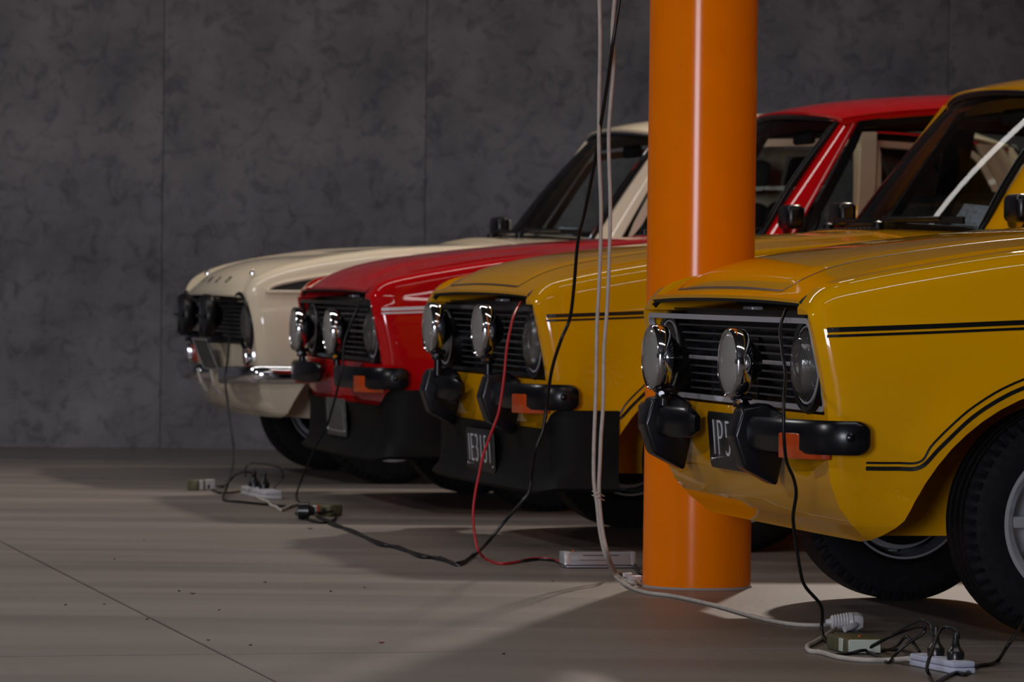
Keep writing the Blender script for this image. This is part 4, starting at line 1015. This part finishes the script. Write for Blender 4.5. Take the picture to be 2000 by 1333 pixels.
# --- by the red and cream cars
a, b = G(590, 1007), G(645, 1010); M, L = frame_box(a, b, .07)
ch = thing('battery_charger', 'olive battery charger tangled in black cord on the floor before the red car', 'charger')
obj('case', xf(box(0, L, 0, .075, 0, .042, .008), M), OLIVE, ch); obj('end_label', xf(box(L * .38, L * .52, -.002, .003, .006, .038, .001, 1), M), PLW, ch)
obj('front_label', xf(box(L * .55, L * .62, -.002, .003, .006, .042, .001, 1), M), ORANGE, ch)
obj('socket', xf(lathe([(-.003, .011), (.002, .011)], 14, 'y', (L * .78, 0, .02)), M), PLB, ch)
o = obj('extension_socket', xf(join(lathe([(-.02, .022), (-.018, .03), (.018, .032), (.02, .026)], 24, 'x'), lathe([(.02, .02), (.04, .012)], 16, 'x')), Matrix.Translation(G(597, 1000, .032) + Vector((-.01, .06, 0)))), PLB); tag(o, 'round black extension socket behind the olive charger before the red car', 'socket')
cord([(706, 588, 15.15), (690, 622, 15.05), (673, 668, 15.), (668, 720, 14.98), (656, 772, 15.), (648, 802, 15.05), (636, 838, 15.1), (612, 882, 15.15), (592, 930, 15.2), (580, 962, 15.2), (581, 978, 15.1), (590, 984, 15.)], .0042, CORD_B, 'black cable hanging from under the hood of the red car')
cord([(578, 1003), (592, 1012), (622, 1021), (650, 1018), (656, 1008), (648, 1000, 14.5), (630, 1003, 14.4), (612, 1000, 14.4), (598, 990, 14.6)], .0045, CORD_B, 'black cord coiled around the olive charger before the red car')
cord([(498, 971, 15.85), (508, 975), (515, 978), (524, 981), (530, 988), (540, 991), (547, 997), (556, 994), (568, 989), (582, 985)], .006, CORD_W, 'white cord between the far power strip and the black extension socket')
M, L = power_strip(G(470, 967), G(516, 977), .07, .036, PLW, 'white power strip on the floor in front of the cream car', 3)
tag(plug_top(None, M, L * .25, .03, .037, 1.1), 'black plug in the far white power strip, left one', 'plug', 'black plugs')
tag(plug_top(None, M, L * .62, .035, .037, 1.1), 'black plug in the far white power strip, right one', 'plug', 'black plugs')
a, b = G(388, 959), G(419, 957); M, L = frame_box(a, b, .05)
ch = thing('battery_charger', 'small white and green battery charger at the far left of the cords', 'charger')
obj('case', xf(box(-.012, L, 0, .05, 0, .042, .006), M), OLIVE, ch); obj('front_label', xf(box(L * .05, L * .28, -.002, .002, .003, .041, .001, 1), M), PLW, ch); obj('end_label', xf(box(L * .42, L * .99, -.002, .002, .003, .042, .001, 1), M), PLW, ch)
obj('socket', xf(lathe([(-.003, .008), (.002, .008)], 12, 'y', (L * .6, 0, .014)), M), PLB, ch)
cord([(448, 655, 16.95), (445, 700, 16.85), (440, 742, 16.75), (445, 790, 16.7), (453, 850, 16.6), (458, 890, 16.5), (452, 926, 16.3), (442, 955, 16.), (437, 977), (470, 981), (520, 986), (568, 991)], .0046, CORD_B, 'black cable hanging from the grille of the cream car down to the floor')
cord([(480, 932, 15.75), (479, 920, 15.75), (486, 907, 15.75), (505, 905, 15.75), (540, 912, 15.75), (552, 924, 15.75), (550, 938, 15.75), (536, 953)], .004, CORD_B, 'black lead looping high behind the far white power strip')
cord([(497, 934, 15.75), (492, 925, 15.75), (476, 923, 15.8), (458, 930, 15.9), (447, 943, 16.), (436, 950), (420, 950, 16.3)], .004, CORD_B, 'black lead from the far power strip up to the small charger')
cord([(414, 957), (428, 963), (448, 963), (470, 960)], .004, CORD_B, 'black lead lying low between the small charger and the far power strip')

# ------------------------------------------------------------------ bits of leaf litter on the floor
def leaf(px, py, s, m_, label):
    c = G(px, py); rr = random.Random(px)
    pts = [(math.cos(2 * math.pi * k / 7) * s * rr.uniform(.6, 1.2), math.sin(2 * math.pi * k / 7) * s * rr.uniform(.5, 1.)) for k in range(7)]
    V = [(a, b, .002 + .35 * (a * a) / s) for a, b in pts] + [(0, 0, .002)]
    Q = [[k, (k + 1) % 7, 7] for k in range(7)]
    o = obj('leaf_bit', xf(thick((V, Q), .0015), Matrix.Translation(c) @ Matrix.Rotation(rr.uniform(0, 6), 4, 'Z')), m_); tag(o, label, 'leaf', 'dry leaf bits on the floor')
leaf(377, 1161, .008, LEAF, 'curled dry leaf bit, largest on the open floor left of the pillar')
leaf(745, 1257, .007, LEAFR, 'reddish leaf bit on the floor below the long black cord')
leaf(606, 1034, .009, LEAF, 'dark leaf bit on the floor just below the tangled olive charger')
for px, py in ((281, 1056), (224, 1093), (128, 1183), (203, 1182), (287, 1211), (428, 1193), (489, 1262), (407, 1252), (646, 1157), (1080, 1137), (712, 1149), (984, 1279), (350, 1156), (518, 1139)):
    leaf(px, py, .0045, LEAF, 'tiny dark leaf crumb on the bare concrete floor')
